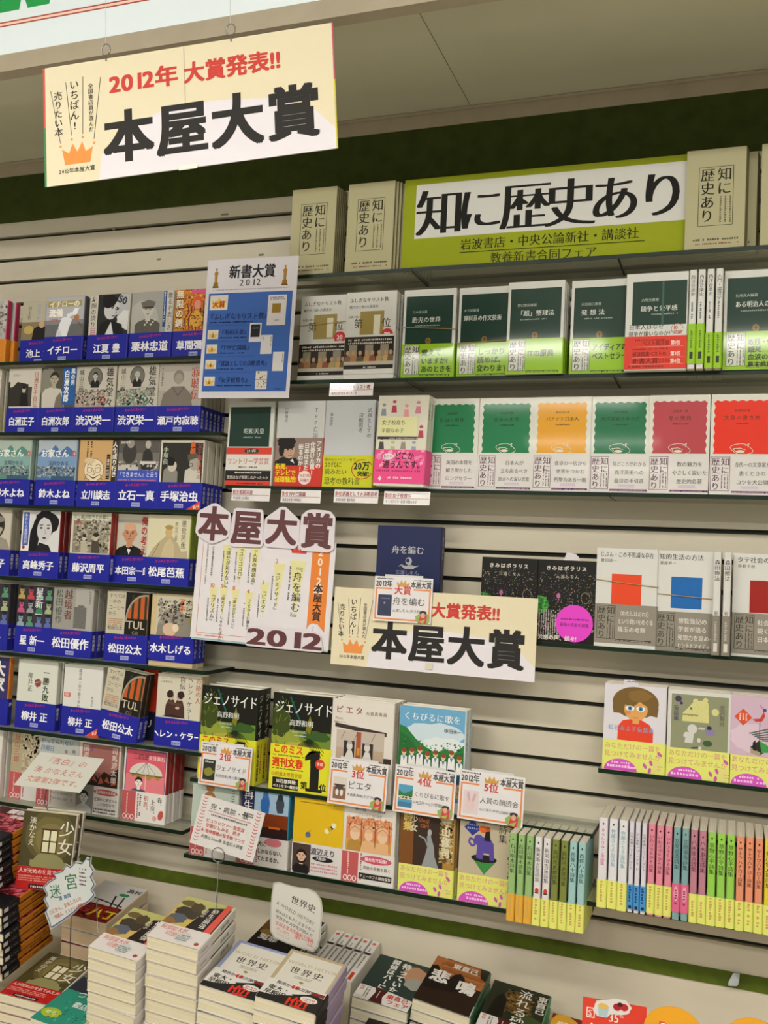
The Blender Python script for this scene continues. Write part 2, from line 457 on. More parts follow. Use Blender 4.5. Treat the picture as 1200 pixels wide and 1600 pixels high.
# ------------------------------------------------------------------ setting
mb = MB(); mb.box(-2.6, .0125, .3, .75, .05, 2.36, '#141d0b', M_GROOVE)
wall = mb.build('wall_back'); wall['kind'] = 'structure'
SP = .055
zz = lambda k: 1.5 - k * SP
k = -12
mb = MB(); mb.box(-2.6, 0, zz(-11) + .0043, .75, .0125, zz(-12) - .0043, '#d3cbb6', M_SLAT)
o = mb.build('slat', wall); me = o.data
for k in range(-10, 14):
    c = o.copy(); C.objects.link(c); c.parent = wall; c.location.z = -(k + 11) * SP
mb = MB(); mb.box(-2.6, 0, zz(-12) + .0043, .75, .0125, zz(-12.72), '#d3cbb6', M_SLAT); mb.build('slat', wall)
mb = MB(); mb.box(-2.6, 0, zz(13.98), .75, .0125, zz(13) - .0043, '#d3cbb6', M_SLAT); mb.build('slat', wall)
mb = MB(); mb.box(-2.6, -.004, zz(-14.78), .75, .0125, zz(-12.70), '#1f2f10', M_HEAD)
o = mb.build('trim_1'); o['kind'] = 'structure'; o['label'] = 'dark green board above the slatwall'
mb = MB(); mb.box(-2.6, -.006, zz(-14.78), .75, .0125, zz(-15.28), '#a39682', M_TRIM)
mb.box(-2.6, -.012, zz(-15.28), .75, .0125, zz(-15.38), '#4a4030', M_TRIM)
o = mb.build('trim_2'); o['kind'] = 'structure'; o['label'] = 'beige strip under the soffit'
mb = MB(); mb.box(-2.6, -.003, zz(14.42), .75, .0125, zz(13.95), '#3b4a12', M_BAND)
o = mb.build('trim_3'); o['kind'] = 'structure'; o['label'] = 'moss green strip low on the wall'
mb = MB(); mb.box(-2.6, 0, .3, .75, .0125, zz(14.42), '#d3cbb6', M_SLAT)
o = mb.build('trim_4'); o['kind'] = 'structure'; o['label'] = 'plain pale panel under the moss green strip'
# soffit over the display, its hanging lit sign, the shop ceiling
mb = MB(); sx = -.53
mb.box(-2.6, -.455, 2.347, sx - .0008, 0, 2.362, '#a9a690', M_CEIL); mb.box(sx + .0008, -.455, 2.347, .75, 0, 2.362, '#a9a690', M_CEIL)
mb.box(-2.6, -.455, 2.3535, .75, 0, 2.361, '#4a4030', M_CEIL)
o = mb.build('ceiling_soffit'); o['kind'] = 'structure'
mb = MB(); mb.box(-4.5, -11.5, 2.75, 3.5, -.455, 2.8, '#dcd8c8', M_MAIN); mb.box(-4.5, -.455, 2.363, 3.5, -.44, 2.76, '#dcd8c8', M_MAIN)
o = mb.build('ceiling'); o['kind'] = 'structure'
mb = MB(); mb.box(-4.5, -11.5, -.05, 3.5, .05, 0, '#8f897b', M_FLOOR)
o = mb.build('floor'); o['kind'] = 'structure'

sg = empty('lit_sign', 'white backlit shop sign with red pinstripes and green lettering above the banner', 'sign')
mb = MB(); y0 = -.5
mb.box(-2.4, y0, 2.264, 1.2, y0 + .026, 2.296, '#b3b09c', M_TRIM); mb.box(-2.4, y0 + .02, 2.296, 1.2, y0 + .04, 2.60, '#b3b09c', M_TRIM)
mb.build('frame', sg)
S = Sheet(3600, 300)
for yy in (58, 65): S.r(0, yy, 3600, 2.6, '#a3402c')
S.r(0, 60.6, 3600, 4.4, '#eec9b8')
for i, gx in enumerate((1123, 1190)):
    S.p([(gx - 20, 86), (gx + 28, 86), (gx + 34, 130), (gx - 40, 130)], '#1e9a4a')
S.p([(1190, 92), (1215, 92), (1225, 130), (1180, 130)], '#1e9a4a')
mb = MB(); mb.box(-2.4, y0 + .008, 2.296, 1.2, y0 + .02, 2.60, '#dfe9ea', M_SIGN)
mb.sheet(S, Vector((-2.4, y0 + .008, 2.296)), VX, VZ, -VY, M_SIGN); mb.build('acrylic_panel', sg)

# shop fluorescent fixtures behind the camera
lf = None
for i, (lx, ly) in enumerate(((-1.3, -2.1), (0.5, -2.1), (-1.3, -3.6), (0.5, -3.6), (-1.3, -5.4), (.9, -5.4), (-1.3, -7.4), (1.1, -7.4), (-1.3, -9.6), (1.3, -9.6))):
    if lf is None:
        lf = empty('ceiling_light', '', 'light', 'fluorescent fixtures on the shop ceiling behind the viewer', Matrix.Translation((lx, ly, 2.70)))
        mb = MB(); mb.box(-.65, -.12, .0, .65, .12, .05, '#e0e0d8', M_MAIN); a_ = mb.build('housing', lf)
        b_ = []
        for yy in (-.05, .05):
            mb = MB(); mb.tube([(-.6, yy, -.018), (.6, yy, -.018)], .014, '#ffffff', M_TUBE, 8); b_.append(mb.build('tube', lf))
        cur = lf
    else:
        cur = lf.copy(); C.objects.link(cur); cur.location = (lx, ly, 2.70)
        for q in [a_] + b_: d = q.copy(); C.objects.link(d); d.parent = cur
    cur['label'] = 'twin tube fluorescent ceiling fixture, ' + ('first', 'second', 'third', 'fourth', 'fifth')[i // 2] + ' row, ' + ('left', 'right')[i % 2] + ' behind the viewer'

# tilted display deck that carries the piles
TILT = 9.0
dk = empty('display_table', 'pale sloping display table that carries the piles of books', 'table', None, pose(0, -.005, .545, TILT, 0, 0))
mb = MB(); mb.box(-2.3, -.72, -.03, .75, 0, 0, '#b9ab8e', M_DECK); mb.build('top_board', dk)
fp = MB(); fp.box(-2.3, -.72, .0, .75, -.70, .4, '#b9ab8e', M_DECK); o = fp.build('front_panel'); o.parent = dk
o.matrix_parent_inverse = dk.matrix_world.inverted(); 
def deck_z(y): return .545 + (y + .005) * math.tan(math.radians(TILT))

# glass shelves: each pane is a shelf
def shelf(x0, x1, z, e, label, group, th=.0075):
    o = empty('glass_shelf', label, 'shelf', group, Matrix.Translation((x0, 0, z)))
    W = x1 - x0
    mb = MB(); mb.box(0, -e + .0012, -th, W, -.0005, 0, '#ffffff', M_GLASS); mb.build('glass_pane', o)
    mb = MB(); mb.box(0.0003, -e, -th, W - .0003, -e + .0012, 0, '#0d2613', M_GEDGE)
    mb.box(-.0012, -e, -th, 0, -.0005, 0, '#0d2613', M_GEDGE); mb.box(W, -e, -th, W + .0012, -.0005, 0, '#0d2613', M_GEDGE)
    mb.build('polished_edge', o)
    return o
EF = .104
ZL = [1.825, 1.665, 1.503, 1.344, 1.178, 1.015, .856]
names7 = ['top', 'second', 'third', 'fourth', 'fifth', 'sixth', 'lowest']
for i, z in enumerate(ZL):
    shelf(-2.3, -.998 if i < 6 else -1.03, z, .118, 'dark edged glass shelf, %s of the seven in the left bay' % names7[i], 'shelves of the left bay')
Z0, Z1, Z2, Z3, Z4, ZM, ZB, Z5 = 1.987, 1.771, 1.557, 1.2855, 1.074, .960, .808, .854
gR = 'shelves of the right bay'
for i, (a, b) in enumerate(((-.985, -.606), (-.603, -.215), (-.212, .17), (.173, .55))):
    wz = ('left end', 'left of centre', 'right of centre', 'far right')[i]
    shelf(a, b, Z0, EF, 'glass shelf pane under the lime fair sign row, ' + wz, gR)
    shelf(a, b, Z1, EF, 'glass shelf pane under the row of dark green covers, ' + wz, gR)
    shelf(a, b, Z2, EF, 'glass shelf pane under the coloured covers with wavy frames, ' + wz, gR)
shelf(-.66, -.215, Z3, EF, 'glass shelf pane under the black starry paperbacks', gR)
shelf(-.212, .17, Z3, EF, 'glass shelf pane under the grey banded slim books', gR)
shelf(-.215, .17, Z4, EF, 'glass shelf pane under the girl portrait cover', gR)
shelf(-1.026, -.60, ZM, EF, 'glass shelf pane under the two jungle cover hardbacks', gR)
shelf(-.597, -.222, ZM, EF, 'glass shelf pane with bare end above the green spines', gR)
shelf(-1.03, -.612, ZB, EF, 'glass shelf pane under the plain yellow cover paperback', gR)
shelf(-.609, -.228, ZB, EF, 'glass shelf pane under the blue elephant cover', gR)
shelf(-.226, .17, Z5, .13, 'glass shelf pane under the long row of pastel spines', gR)

# ------------------------------------------------------------------ cover printing
BLUE = '#20259a'
def blue(name, z=19, corner=0, sp=1.0, sx=1.0, top=None):
    def d(S):
        if top:
            S.r(0, 58, 105, 24, '#3f55b8'); S.t(top, 2, 67, 12, '#e9ecf8', 0, sx=.85); S.f(4, 60, 96, 3.2, '#c06a80')
        S.t('あの人に会いたい', 24, 46, 7.2, '#c3304a', 1, rot=3, sx=.95)
        S.t(name, 52, 17, z, '#f4f4f6', 2, al='c', sp=sp, sx=sx)
        S.r(42, 4.5, 21, 8.5, '#aab0da'); S.t('新潮文庫', 43.2, 6.3, 4.6, '#20259a', 1)
        if corner: S.p([(68, 0), (105, 0), (105, 21)], '#e0502a'); S.t('新刊', 87, 2, 8, '#ffe9d8', 1, rot=12)
    def sp_(S): S.t(name.replace(' ', ''), S.w / 2, 50, min(9, 40 / len(name)), '#e0e2f4', 1, v=1)
    return (82 if top else 58, BLUE, BLUE, d, sp_)
def vt(S, st, x, y, z, c, b=0, m=0, sp=1.0, sx=1.0): S.t(st, x, y, z, c, b, v=1, m=m, sp=sp, sx=sx)
def spine_t(st, c='#333333', y=128, z=None):
    def d(S): S.t(st, S.w / 2, y, z or min(S.w * .6, 9), c, 1, v=1)
    return d

def c_ikegami(S):
    vt(S, '記者に', 70, 142, 16, '#7fa6bd', 1); vt(S, 'なりたい', 46, 142, 14, '#7fa6bd', 1); vt(S, '池上彰', 20, 138, 11, '#5b5546')
    S.r(0, 58, 105, 42, '#8a7a5a'); S.p([(30, 58), (34, 84), (50, 92), (72, 86), (92, 58)], '#1c1a1a'); S.e(56, 94, 8, 9, '#c9a184'); S.e(20, 82, 14, 10, '#c2a95f')
def c_batter(S):
    S.r(0, 95, 105, 53, '#b4b5b8'); S.r(0, 58, 105, 37, '#6a6b6d'); S.r(0, 86, 105, 10, '#85868a')
    W = '#e8e9ee'
    S.p([(40, 58), (36, 80), (44, 100), (60, 104), (72, 96), (66, 80), (60, 58)], W); S.p([(60, 100), (80, 108), (90, 120), (84, 122), (72, 114), (56, 108)], W)
    S.e(84, 100, 7, 7, '#b5764a'); S.e(80, 114, 6, 8, '#f2f2f4'); S.p([(30, 58), (34, 76), (44, 70), (48, 58)], '#d5d7de'); S.l(88, 90, 104, 76, 2, '#6a4a2a')
    S.r(4, 126, 92, 13, '#a79a5e'); S.t('イチローの', 8, 125, 15, '#f3efdc', 2, sx=1.1); S.t('流儀', 8, 103, 19, '#f8f4ea', 3); S.t('小松成美', 10, 94, 6, '#c8542e', 1)
def c_enatsu(S):
    S.r(22, 58, 83, 90, '#2b2b2d'); S.e(92, 118, 22, 34, '#b9babd'); S.blob(100, 90, 26, 22, '#dadada', seed=3)
    S.p([(24, 58), (30, 82), (50, 92), (86, 80), (92, 58)], '#161616'); S.p([(44, 58), (58, 86), (66, 58)], '#dcdcdc')
    S.e(58, 116, 19, 25, '#c9c9c9', -14); S.blob(52, 133, 20, 15, '#141414', seed=2); S.p([(36, 118), (34, 140), (44, 142), (42, 120)], '#141414')
    S.l(54, 122, 64, 120, 3, '#222'); S.l(70, 118, 77, 115, 3, '#222'); S.e(60, 117, 3, 1.8, '#111'); S.e(73, 113, 3, 1.8, '#111'); S.pl([(67, 116), (72, 106), (66, 104)], 1.2, '#555'); S.l(60, 99, 72, 98, 1.8, '#333')
    S.t('50', 72, 128, 22, '#3c3c3c', 3, rot=-20)
    S.r(0, 58, 22, 90, '#cdc8bb'); vt(S, '左腕の誇り', 11, 145, 14, '#4a3c30', 1, m=1); S.f(6, 72, 12, 3, '#b5476a', 4)
def c_general(S):
    S.r(0, 58, 80, 90, '#a3a29c'); S.e(30, 80, 40, 50, '#b5b4ae')
    bust(S, 42, 108, 15, '#c6c2b8', '#6b685f', '#5d5b53', '#3a3832', w=2.1, style='cap')
    for i in range(6): S.e(36 + i * 5, 76 + (i % 3) * 5, 2.4, 2.4, '#cfcabb')
    S.r(80, 70, 8, 78, '#2b4c86'); S.f(82, 146, 66, 3, '#c9d6ec', 1, v=1); S.r(88, 58, 17, 90, '#cfcbbe'); vt(S, '散るぞ悲しき', 96.5, 145, 14, '#2c2924', 1, m=1, sx=.8)
def c_dots(S):
    S.r(0, 58, 105, 90, '#c9742c'); S.dots(22, 60, 80, 86, 200, 4, ['#e7c24a', '#7c3216', '#e9962f'])
    for i in range(9): S.pl([(30 + i * 8, 60), (26 + i * 9, 84), (36 + i * 7, 100), (30 + i * 8, 118)], 2.4, '#6d2a14')
    S.e(56, 118, 12, 15, '#e2572e'); S.e(56, 114, 8, 10, '#d89a7c'); S.e(55, 84, 16, 18, '#e0a63a'); S.dots(40, 68, 30, 32, 40, 4, ['#5b2d14'])
    S.r(40, 138, 65, 8, '#d8588a'); S.r(0, 58, 23, 90, '#c9872e'); vt(S, '無限の網', 12, 147, 21, '#2e1a10', 3); vt(S, '無限の網', 12.5, 147.5, 19, '#ecdcc0', 2, sp=1.1)
def c_masako(S):
    S.r(4, 62, 74, 44, '#4a463e'); S.p([(4, 62), (4, 98), (30, 118), (66, 112), (66, 62)], '#332f2a'); S.e(52, 100, 6, 8, '#bfb6a6'); S.p([(40, 62), (42, 90), (52, 93), (64, 88), (70, 62)], '#1c1a18'); S.e(52, 106, 6, 5, '#1a1816')
    S.r(0, 58, 6, 60, '#2a2622'); vt(S, '白洲正子自伝', 90, 142, 14, '#b5533e', 0, m=1); S.t('白洲正子', 14, 130, 6, '#777')
def c_jiro(S):
    S.r(0, 58, 105, 90, '#565349'); S.blob(20, 110, 22, 40, '#8b877a', seed=5)
    S.p([(6, 58), (4, 88), (14, 100), (32, 104), (60, 100), (72, 84), (74, 58)], '#cfcabd'); head(S, 40, 122, 13, '#b5ab99', '#2b2822', '#2b2822'); S.p([(44, 58), (48, 80), (60, 92), (72, 70), (74, 58)], '#7c7467')
    S.r(66, 64, 36, 84, '#2a62a6'); vt(S, '風の男', 96, 146, 13, '#e6ecf4', 2); vt(S, '白洲次郎', 78, 142, 18, '#f2f4f6', 3, sx=.85)
def c_shibu(ch, c1, c2):
    def d(S):
        S.e(50, 124, 19, 22, '#4c4b44'); S.e(50, 124, 17, 20, '#77746a'); bust(S, 50, 127, 6.5, '#c9c6ba', '#222' if ch == '上' else '#b9b6aa', '#23221f', w=1.7, shirt='#dddddd')
        S.r(0, 58, 78, 36, c1); S.dots(0, 60, 76, 34, 90, 7, [c2, '#8d9488', '#c9c0b0'])
        vt(S, '城山三郎', 14, 142, 13, '#5b5348', 1, m=1); vt(S, '雄気堂々', 89, 146, 22, '#1e1c1a', 1, m=1, sx=.9)
        S.p([(64, 74), (73, 83), (82, 74), (73, 65)], '#8c2f2c' if ch == '上' else '#2e6a5a'); S.t(ch, 68.5, 70, 9, '#f2eee2', 2)
    return d
def c_jakucho(S):
    S.r(0, 58, 105, 90, '#b0aa9e'); S.r(0, 92, 105, 40, '#bdb8ac'); S.e(48, 120, 13, 15, '#8b8377'); S.e(48, 116, 10, 12, '#a39a8c')
    S.p([(6, 58), (12, 84), (34, 100), (62, 100), (80, 82), (84, 58)], '#7f776c'); S.pl([(34, 98), (48, 80), (62, 98)], 2, '#5d564d'); vt(S, '寂聴伝', 90, 142, 24, '#b8503f', 0, m=1)
    S.f(6, 140, 40, 5, '#7a7268', 1, v=1)
def c_okaesan(c1, c2, c3, vol):
    def d(S):
        S.r(0, 118, 105, 30, c1); S.p([(0, 112), (14, 128), (30, 120), (46, 136), (62, 122), (78, 134), (105, 116), (105, 58), (0, 58)], c2)
        S.r(0, 86, 105, 26, c3); S.dots(0, 62, 105, 24, 110, 5, ['#c8cfc8', '#8d9aa0', '#5d6f78'])
        S.t('お家さん', 8, 108, 19, '#eef0ea', 2); S.p([(92, 117), (98, 125), (104, 117), (98, 109)], '#c96a50'); S.t(vol, 94.5, 113, 7, '#fff', 1)
        S.t('玉岡かおる', 30, 90, 11, '#2e3c54', 1); S.r(40, 58, 60, 9, '#3b5a78')
    return d
def c_danshi(S):
    S.f(20, 144, 44, 5, '#5a4630', 2, 2.0, v=1)
    K = '#3c2f22'; S.e(42, 82, 27, 25, '#ead9b8'); S.pl([(42 + 27 * math.cos(a / 8 * PI), 82 + 25 * math.sin(a / 8 * PI)) for a in range(-3, 12)], 1, K)
    S.pl([(18, 60), (24, 72), (42, 64), (60, 72), (66, 60)], 1, K)
    for sg in (-1, 1): S.pl([(42 + sg * 4, 86), (42 + sg * 18, 87), (42 + sg * 17, 77), (42 + sg * 5, 77)], .9, K, True); S.pl([(42 + sg * 5, 91), (42 + sg * 12, 95), (42 + sg * 19, 90)], 1, K)
    S.pl([(42, 82), (45, 72), (39, 71)], .8, K); S.pl([(34, 66), (42, 63), (50, 66)], 1, K); S.blob(30, 102, 16, 6, '#d8c49c', seed=4)
    S.r(76, 62, 9, 54, '#221c18'); vt(S, '─談志一代記─', 80.5, 114, 7.5, '#f2ead8', 1); S.r(90, 58, 15, 90, '#2c2620'); vt(S, '人生成り行き', 97, 144, 13, '#f4f0e4', 2)
def c_works(S):
    S.r(0, 58, 105, 90, '#74716a'); S.r(0, 120, 105, 28, '#5b5852'); S.e(28, 120, 18, 24, '#3f3d39'); S.e(30, 140, 9, 10, '#9a958a')
    S.p([(60, 84), (62, 120), (74, 132), (86, 118), (90, 84)], '#33312e'); S.e(74, 138, 7, 9, '#b5afa2'); S.r(0, 82, 52, 12, '#c2beb2'); S.r(56, 96, 40, 6, '#cfcbc0'); S.r(52, 66, 40, 16, '#99958a'); S.dots(0, 60, 105, 40, 40, 7, ['#2f2d2a', '#c5c1b6'])
    S.t('湯谷昇羊', 4, 139, 6.5, '#ece8dc', 1)
def c_tezuka(S):
    S.r(4, 58, 101, 84, '#2e2d28'); S.p([(8, 58), (10, 84), (28, 96), (44, 80), (44, 58)], '#8b887c'); S.e(30, 92, 11, 12, '#c4beae', -20); S.blob(24, 102, 13, 10, '#191815', seed=8)
    S.p([(60, 58), (62, 84), (82, 92), (98, 84), (100, 58)], '#c9c5b8'); S.e(84, 98, 13, 15, '#a8a294'); S.p([(68, 104), (66, 116), (84, 122), (98, 114), (98, 100), (90, 110)], '#5b574c'); S.pl([(70, 98), (79, 98), (79, 92), (70, 92)], 1, '#111', True)
    vt(S, '手塚眞', 13, 134, 13, '#c9d5bd', 1, m=1); vt(S, '素顔', 78, 144, 13, '#e06a2a', 2); vt(S, '父手塚治虫の', 95, 142, 13, '#b84a40', 1, sx=.9)
def c_kid(S):
    S.r(0, 58, 105, 90, '#c9c3b2'); S.e(60, 112, 26, 30, '#3a3630'); S.p([(20, 58), (28, 84), (60, 92), (94, 80), (104, 58)], '#9b9484'); head(S, 62, 104, 18, '#b9ad98', '#2a2620', '#2a2620', style='cap'); S.e(62, 126, 24, 8, '#8b8474'); S.e(50, 78, 14, 9, '#ada28e')
def c_takamine(S):
    S.r(22, 58, 83, 90, '#d9d9d8'); S.blob(66, 122, 32, 28, '#191919', seed=6); S.p([(22, 58), (24, 100), (40, 138), (54, 120), (44, 58)], '#161616'); S.e(62, 106, 20, 28, '#cfcfce'); S.p([(40, 124), (58, 134), (84, 126), (80, 142), (50, 144)], '#161616')
    S.p([(40, 58), (50, 78), (76, 72), (84, 58)], '#222'); 
    for x in (53, 72): S.e(x, 110, 4, 2, '#161616'); S.l(x - 5, 116, x + 5, 117, 1.8, '#222')
    S.pl([(63, 108), (66, 98), (61, 97)], 1, '#777'); S.e(63, 88, 5, 2.2, '#444')
    S.r(0, 58, 22, 90, '#ecebe6'); S.r(4, 70, 16, 74, '#4d62b0'); vt(S, 'わたしの渡世日記', 12, 142, 8.5, '#e6e9f4', 1); S.e(8, 66, 4, 4, '#a8322c')
def c_fujisawa(S):
    S.r(0, 58, 105, 90, '#d3cdb8'); S.r(6, 60, 93, 70, '#8f8875'); S.dots(8, 62, 90, 66, 90, 8, ['#a9a28d', '#6c6656', '#b9b3a0'])
    for x, s in ((36, .9), (66, 1.2)): S.p([(x - 9 * s, 60), (x - 8 * s, 84), (x, 88), (x + 8 * s, 84), (x + 10 * s, 60)], '#4c463b' if s > 1 else '#b8b19c'); S.e(x, 84 + 9 * s, 6 * s, 7.5 * s, '#c4bba4'); S.e(x, 88 + 10 * s, 6 * s, 4 * s, '#2c2822')
    S.t('父・藤沢周平との暮し', 5, 134, 9.3, '#5d7466', 1); S.t('遠藤展子', 8, 120, 7, '#b8503f', 1)
def c_honda(S):
    S.r(0, 58, 105, 90, '#c6c2b2'); S.r(0, 58, 8, 90, '#8c2a22'); bust(S, 40, 106, 19, '#c68e6c', '#c68e6c', '#1d1c1e', '#5a3a2c', w=1.9, style='bald', shirt='#e6e4e0')
    S.p([(24, 68), (38, 74), (52, 68), (52, 80), (38, 76), (24, 80)], '#131315'); S.e(40, 120, 15, 9, '#d7a683'); vt(S, '俺の考え', 76, 145, 21, '#b3322a', 2, sx=.75)
def c_basho(S):
    S.r(0, 58, 105, 90, '#dad3b2'); S.p([(4, 58), (14, 76), (30, 92), (46, 104), (60, 104), (76, 88), (84, 72), (98, 74), (100, 58)], '#b9ab86'); S.p([(34, 58), (44, 88), (56, 100), (66, 84), (68, 58)], '#cabb93'); S.e(52, 112, 9, 12, '#cfae78'); S.e(52, 122, 10, 5, '#a8935a')
    S.l(14, 60, 30, 88, 1.5, '#8a7a55'); vt(S, '悪党芭蕉', 88, 138, 15, '#3c382c', 1, m=1, sx=.8); vt(S, '嵐山光三郎', 70, 134, 8, '#5c564a')
def c_collage(S):
    S.r(0, 58, 105, 90, '#4b4650'); cols = ['#8fa8b3', '#a8b58a', '#c4587e', '#5c9470', '#b9a253', '#9a9aa2', '#6878b5', '#c2454e', '#3d8a63', '#5f6fae']
    q = 0
    for j in range(3):
        for i in range(4):
            x = i * 27; y = 58 + j * 30; c = cols[(q * 3) % 10]; q += 1
            S.r(x, y, 26, 29, '#38343c'); S.p([(x + 2, y), (x + 4, y + 8), (x + 13, y + 12), (x + 22, y + 8), (x + 24, y)], c); S.e(x + 13, y + 18, 6.4, 8, c); S.e(x + 13, y + 25, 6.6, 4, '#232026'); S.l(x + 9, y + 18, x + 17, y + 18, 1.4, '#2a272e')
    vt(S, '星新一', 66, 146, 24, '#e9e6e0', 2, m=1)
def c_yusaku(S):
    S.r(0, 58, 105, 90, '#9d9b93'); S.r(58, 58, 47, 90, '#aeaca5'); S.r(56, 62, 32, 46, '#6e6c67'); S.r(66, 108, 16, 4, '#6e6c67'); S.dots(58, 64, 28, 42, 60, 2, ['#84827c']); 
    vt(S, '松田優作', 16, 145, 19, '#4a5546', 1, m=1); vt(S, '越境者', 40, 145, 22, '#6a2f26', 1, m=1); vt(S, '松田美智子', 96, 144, 6, '#5a5852')
def c_cafe(S):
    S.r(0, 58, 105, 90, '#c6bfa8'); S.r(47, 58, 58, 90, '#1f1a14'); S.e(96, 88, 44, 52, '#c05c28', n=40); S.r(47, 58, 58, 34, '#1f1a14')
    for x in (62, 78, 94): S.r(x, 92, 6, 50, '#2f3a24')
    i0 = len(S.ops); S.pl([(96 + 46 * math.cos(math.radians(a)), 88 + 54 * math.sin(math.radians(a))) for a in range(80, 186, 8)], 4, '#a39a86')
    S.t('TUL', 52, 68, 24, '#cfc4a8', 2, m=1); S.t('CO', 66, 58, 10, '#8f8670', 1); S.r(0, 58, 47, 90, '#c6bfa8')
    for i, st in enumerate(('すべては', '一杯の', 'コーヒー', 'から')): S.t(st, 5, 133 - i * 12.5, 10.5, '#4a463a', 0, sx=.95)
    S.f(6, 88, 34, 2.6, '#b07a55', 4); S.t('松田公太', 5, 66, 9.5, '#3a362c', 0, m=1)
def c_mizuki(S):
    S.r(12, 62, 90, 82, '#c9c2ac'); S.p([(14, 62), (18, 90), (34, 118), (50, 110), (58, 128), (72, 112), (100, 100), (100, 62)], '#8c8678'); S.dots(14, 84, 60, 50, 60, 7, ['#4a463e', '#a39d8e']); S.e(46, 76, 17, 14, '#d5b79c'); S.e(60, 80, 8, 8, '#e6d5b8')
    vt(S, '水木しげる', 22, 142, 11, '#f3efe0', 3); vt(S, '水木しげる', 22, 142, 11, '#3a3428', 1); vt(S, 'やろうか', 56, 138, 11, '#1c1a16', 3); vt(S, 'アホ', 74, 142, 14, '#d8642a', 3); vt(S, 'オレは', 88, 140, 13, '#1c1a16', 3); vt(S, 'ほんまに', 98, 138, 12, '#8d8a2a', 3)
def c_purple(S):
    S.r(0, 58, 105, 90, '#3b3568'); vt(S, '大家', 76, 140, 34, '#e9e6dc', 3); S.e(30, 90, 30, 30, '#6a62a6')
def c_yanai(S):
    vt(S, '一勝九敗', 76, 132, 17, '#2c3a24', 2, sp=1.05); vt(S, '柳井正', 34, 122, 14, '#3d4a38', 0, m=1); S.p([(46, 106), (56, 110), (64, 104), (62, 94), (52, 90), (46, 98)], '#8c4a40'); S.l(48, 100, 62, 104, 1, '#e8dccc')
def c_seikou(S):
    vt(S, '成功は一日で捨て去れ', 44, 140, 8.3, '#34363c', 1); vt(S, '柳井正', 80, 84, 7, '#34363c', 0); S.r(2, 78, 18, 9, '#cc5a48'); S.t('新装', 3, 79.5, 7, '#f0e2d8', 1)
def c_keller(S):
    S.t('ヘレン・ケラー', 8, 136, 5.5, '#6a6250'); S.t('小倉慶郎 訳', 8, 129, 5, '#6a6250'); vt(S, '奇跡の人', 97, 144, 13, '#a8624a', 0, m=1); vt(S, 'ヘレン・ケラー', 78, 146, 12.5, '#3c3a4a', 1, m=1); vt(S, '自伝', 60, 146, 14, '#3c3a4a', 1, m=1)
    K = '#4a3028'
    for x, sg in ((34, 1), (54, -1)): S.p([(x - 14, 60), (x - 12, 84), (x - 6, 96), (x + 7, 96), (x + 12, 82), (x + 14, 60)], K); S.e(x, 103, 7, 8.5, '#bfa792'); S.blob(x - sg * 3, 107, 8, 8, '#35221c', seed=x)
    S.l(26, 90, 60, 86, 5, '#5d4036'); S.e(50, 80, 5, 3, '#c9b29c'); S.p([(12, 60), (40, 66), (72, 60)], '#2f1d18')
RED = '#c25c5c'
def natsu(S, txt=(), c='#332b2b', pic=None):
    S.r(0, 0, 34, 60, RED); 
    for i in range(3): S.e(9 + i * 9, 7, 4.6, 5.4, '#efdada'); S.e(9 + i * 9, 7, 2.8, 3.6, RED)
    S.f(12, 54, 38, 3.4, '#e8c4c0', 1, v=1); S.f(38, 56, 50, 3.6, '#a8564f', 1, v=1)
    for i, (st, z) in enumerate(txt): vt(S, st, 96 - i * 15, 54, z, c if i % 2 == 0 else '#b0524c', 0, m=1)
def c_handw(S): vt(S, 'ひとがたま', 70, 138, 14, '#4a5058', 0); vt(S, '短歌', 40, 110, 12, '#6a7078'); S.dots(0, 60, 100, 30, 30, 8, ['#dcd0c4'])
def c_marble(S):
    S.dots(20, 60, 84, 88, 120, 12, ['#b9ab8c', '#a89878', '#c7bba0']); S.r(0, 58, 30, 90, '#b5a888'); vt(S, '城山三郎', 15, 142, 16, '#a85a42', 1, m=1); vt(S, '生きる', 90, 146, 19, '#33302a', 2)
def c_monday(S):
    S.t('やってられない', 3, 132, 12.5, '#3f6f96', 1, sx=1.0); S.t('月曜日', 3, 117, 12.5, '#3f6f96', 1); S.e(72, 120, 4, 4, '#8a8478'); S.e(92, 122, 5, 4, '#8a8478'); S.dots(10, 60, 90, 50, 14, 8, ['#8fa2a8'])
def c_shiba(S):
    S.r(8, 58, 93, 86, '#a06a62'); S.p([(8, 58), (20, 76), (40, 84), (52, 74), (66, 90), (80, 84), (101, 100), (101, 58)], '#2b1d1a')
    for i in range(5): S.p([(20 + i * 16, 62 + (i % 2) * 8), (26 + i * 16, 80), (34 + i * 16, 66)], '#b55a3c')
    vt(S, '国盗り物語', 18, 142, 15, '#e2d6cc', 1); vt(S, '司馬遼太郎', 90, 142, 15, '#e8ded4', 1, m=1); S.r(30, 128, 5, 12, '#8a5a84')
def c_sanshiro(S):
    S.r(4, 60, 97, 86, '#3c3a6a'); S.r(5.5, 60, 94, 84, '#dd6070'); S.r(5.5, 60, 94, 34, '#e58088')
    S.t('三四郎', 20, 124, 14, '#3a2c3a', 1, m=1); S.t('夏目漱石', 58, 126, 10, '#f0dcdc', 1, m=1)
    S.e(54, 96, 40, 24, '#d8d4c8', a0=0, a1=180); S.p([(14, 96), (94, 96), (84, 86), (72, 92), (62, 84), (50, 92), (40, 84), (28, 92), (22, 88)], '#a88a3c')
    for a in (0.2, .4, .6, .8): S.l(54, 120, 14 + 80 * a, 97, .8, '#4a4450')
    S.l(54, 96, 54, 64, 1.2, '#eee6dc'); bust(S, 38, 78, 9, '#efe8de', '#1f1a1e', '#5d5470', w=2.2); S.pl([(14 + i * 10, 96 + (i % 2) * -2) for i in range(9)], 1.2, '#2e2a34')
def o_white(S): pass

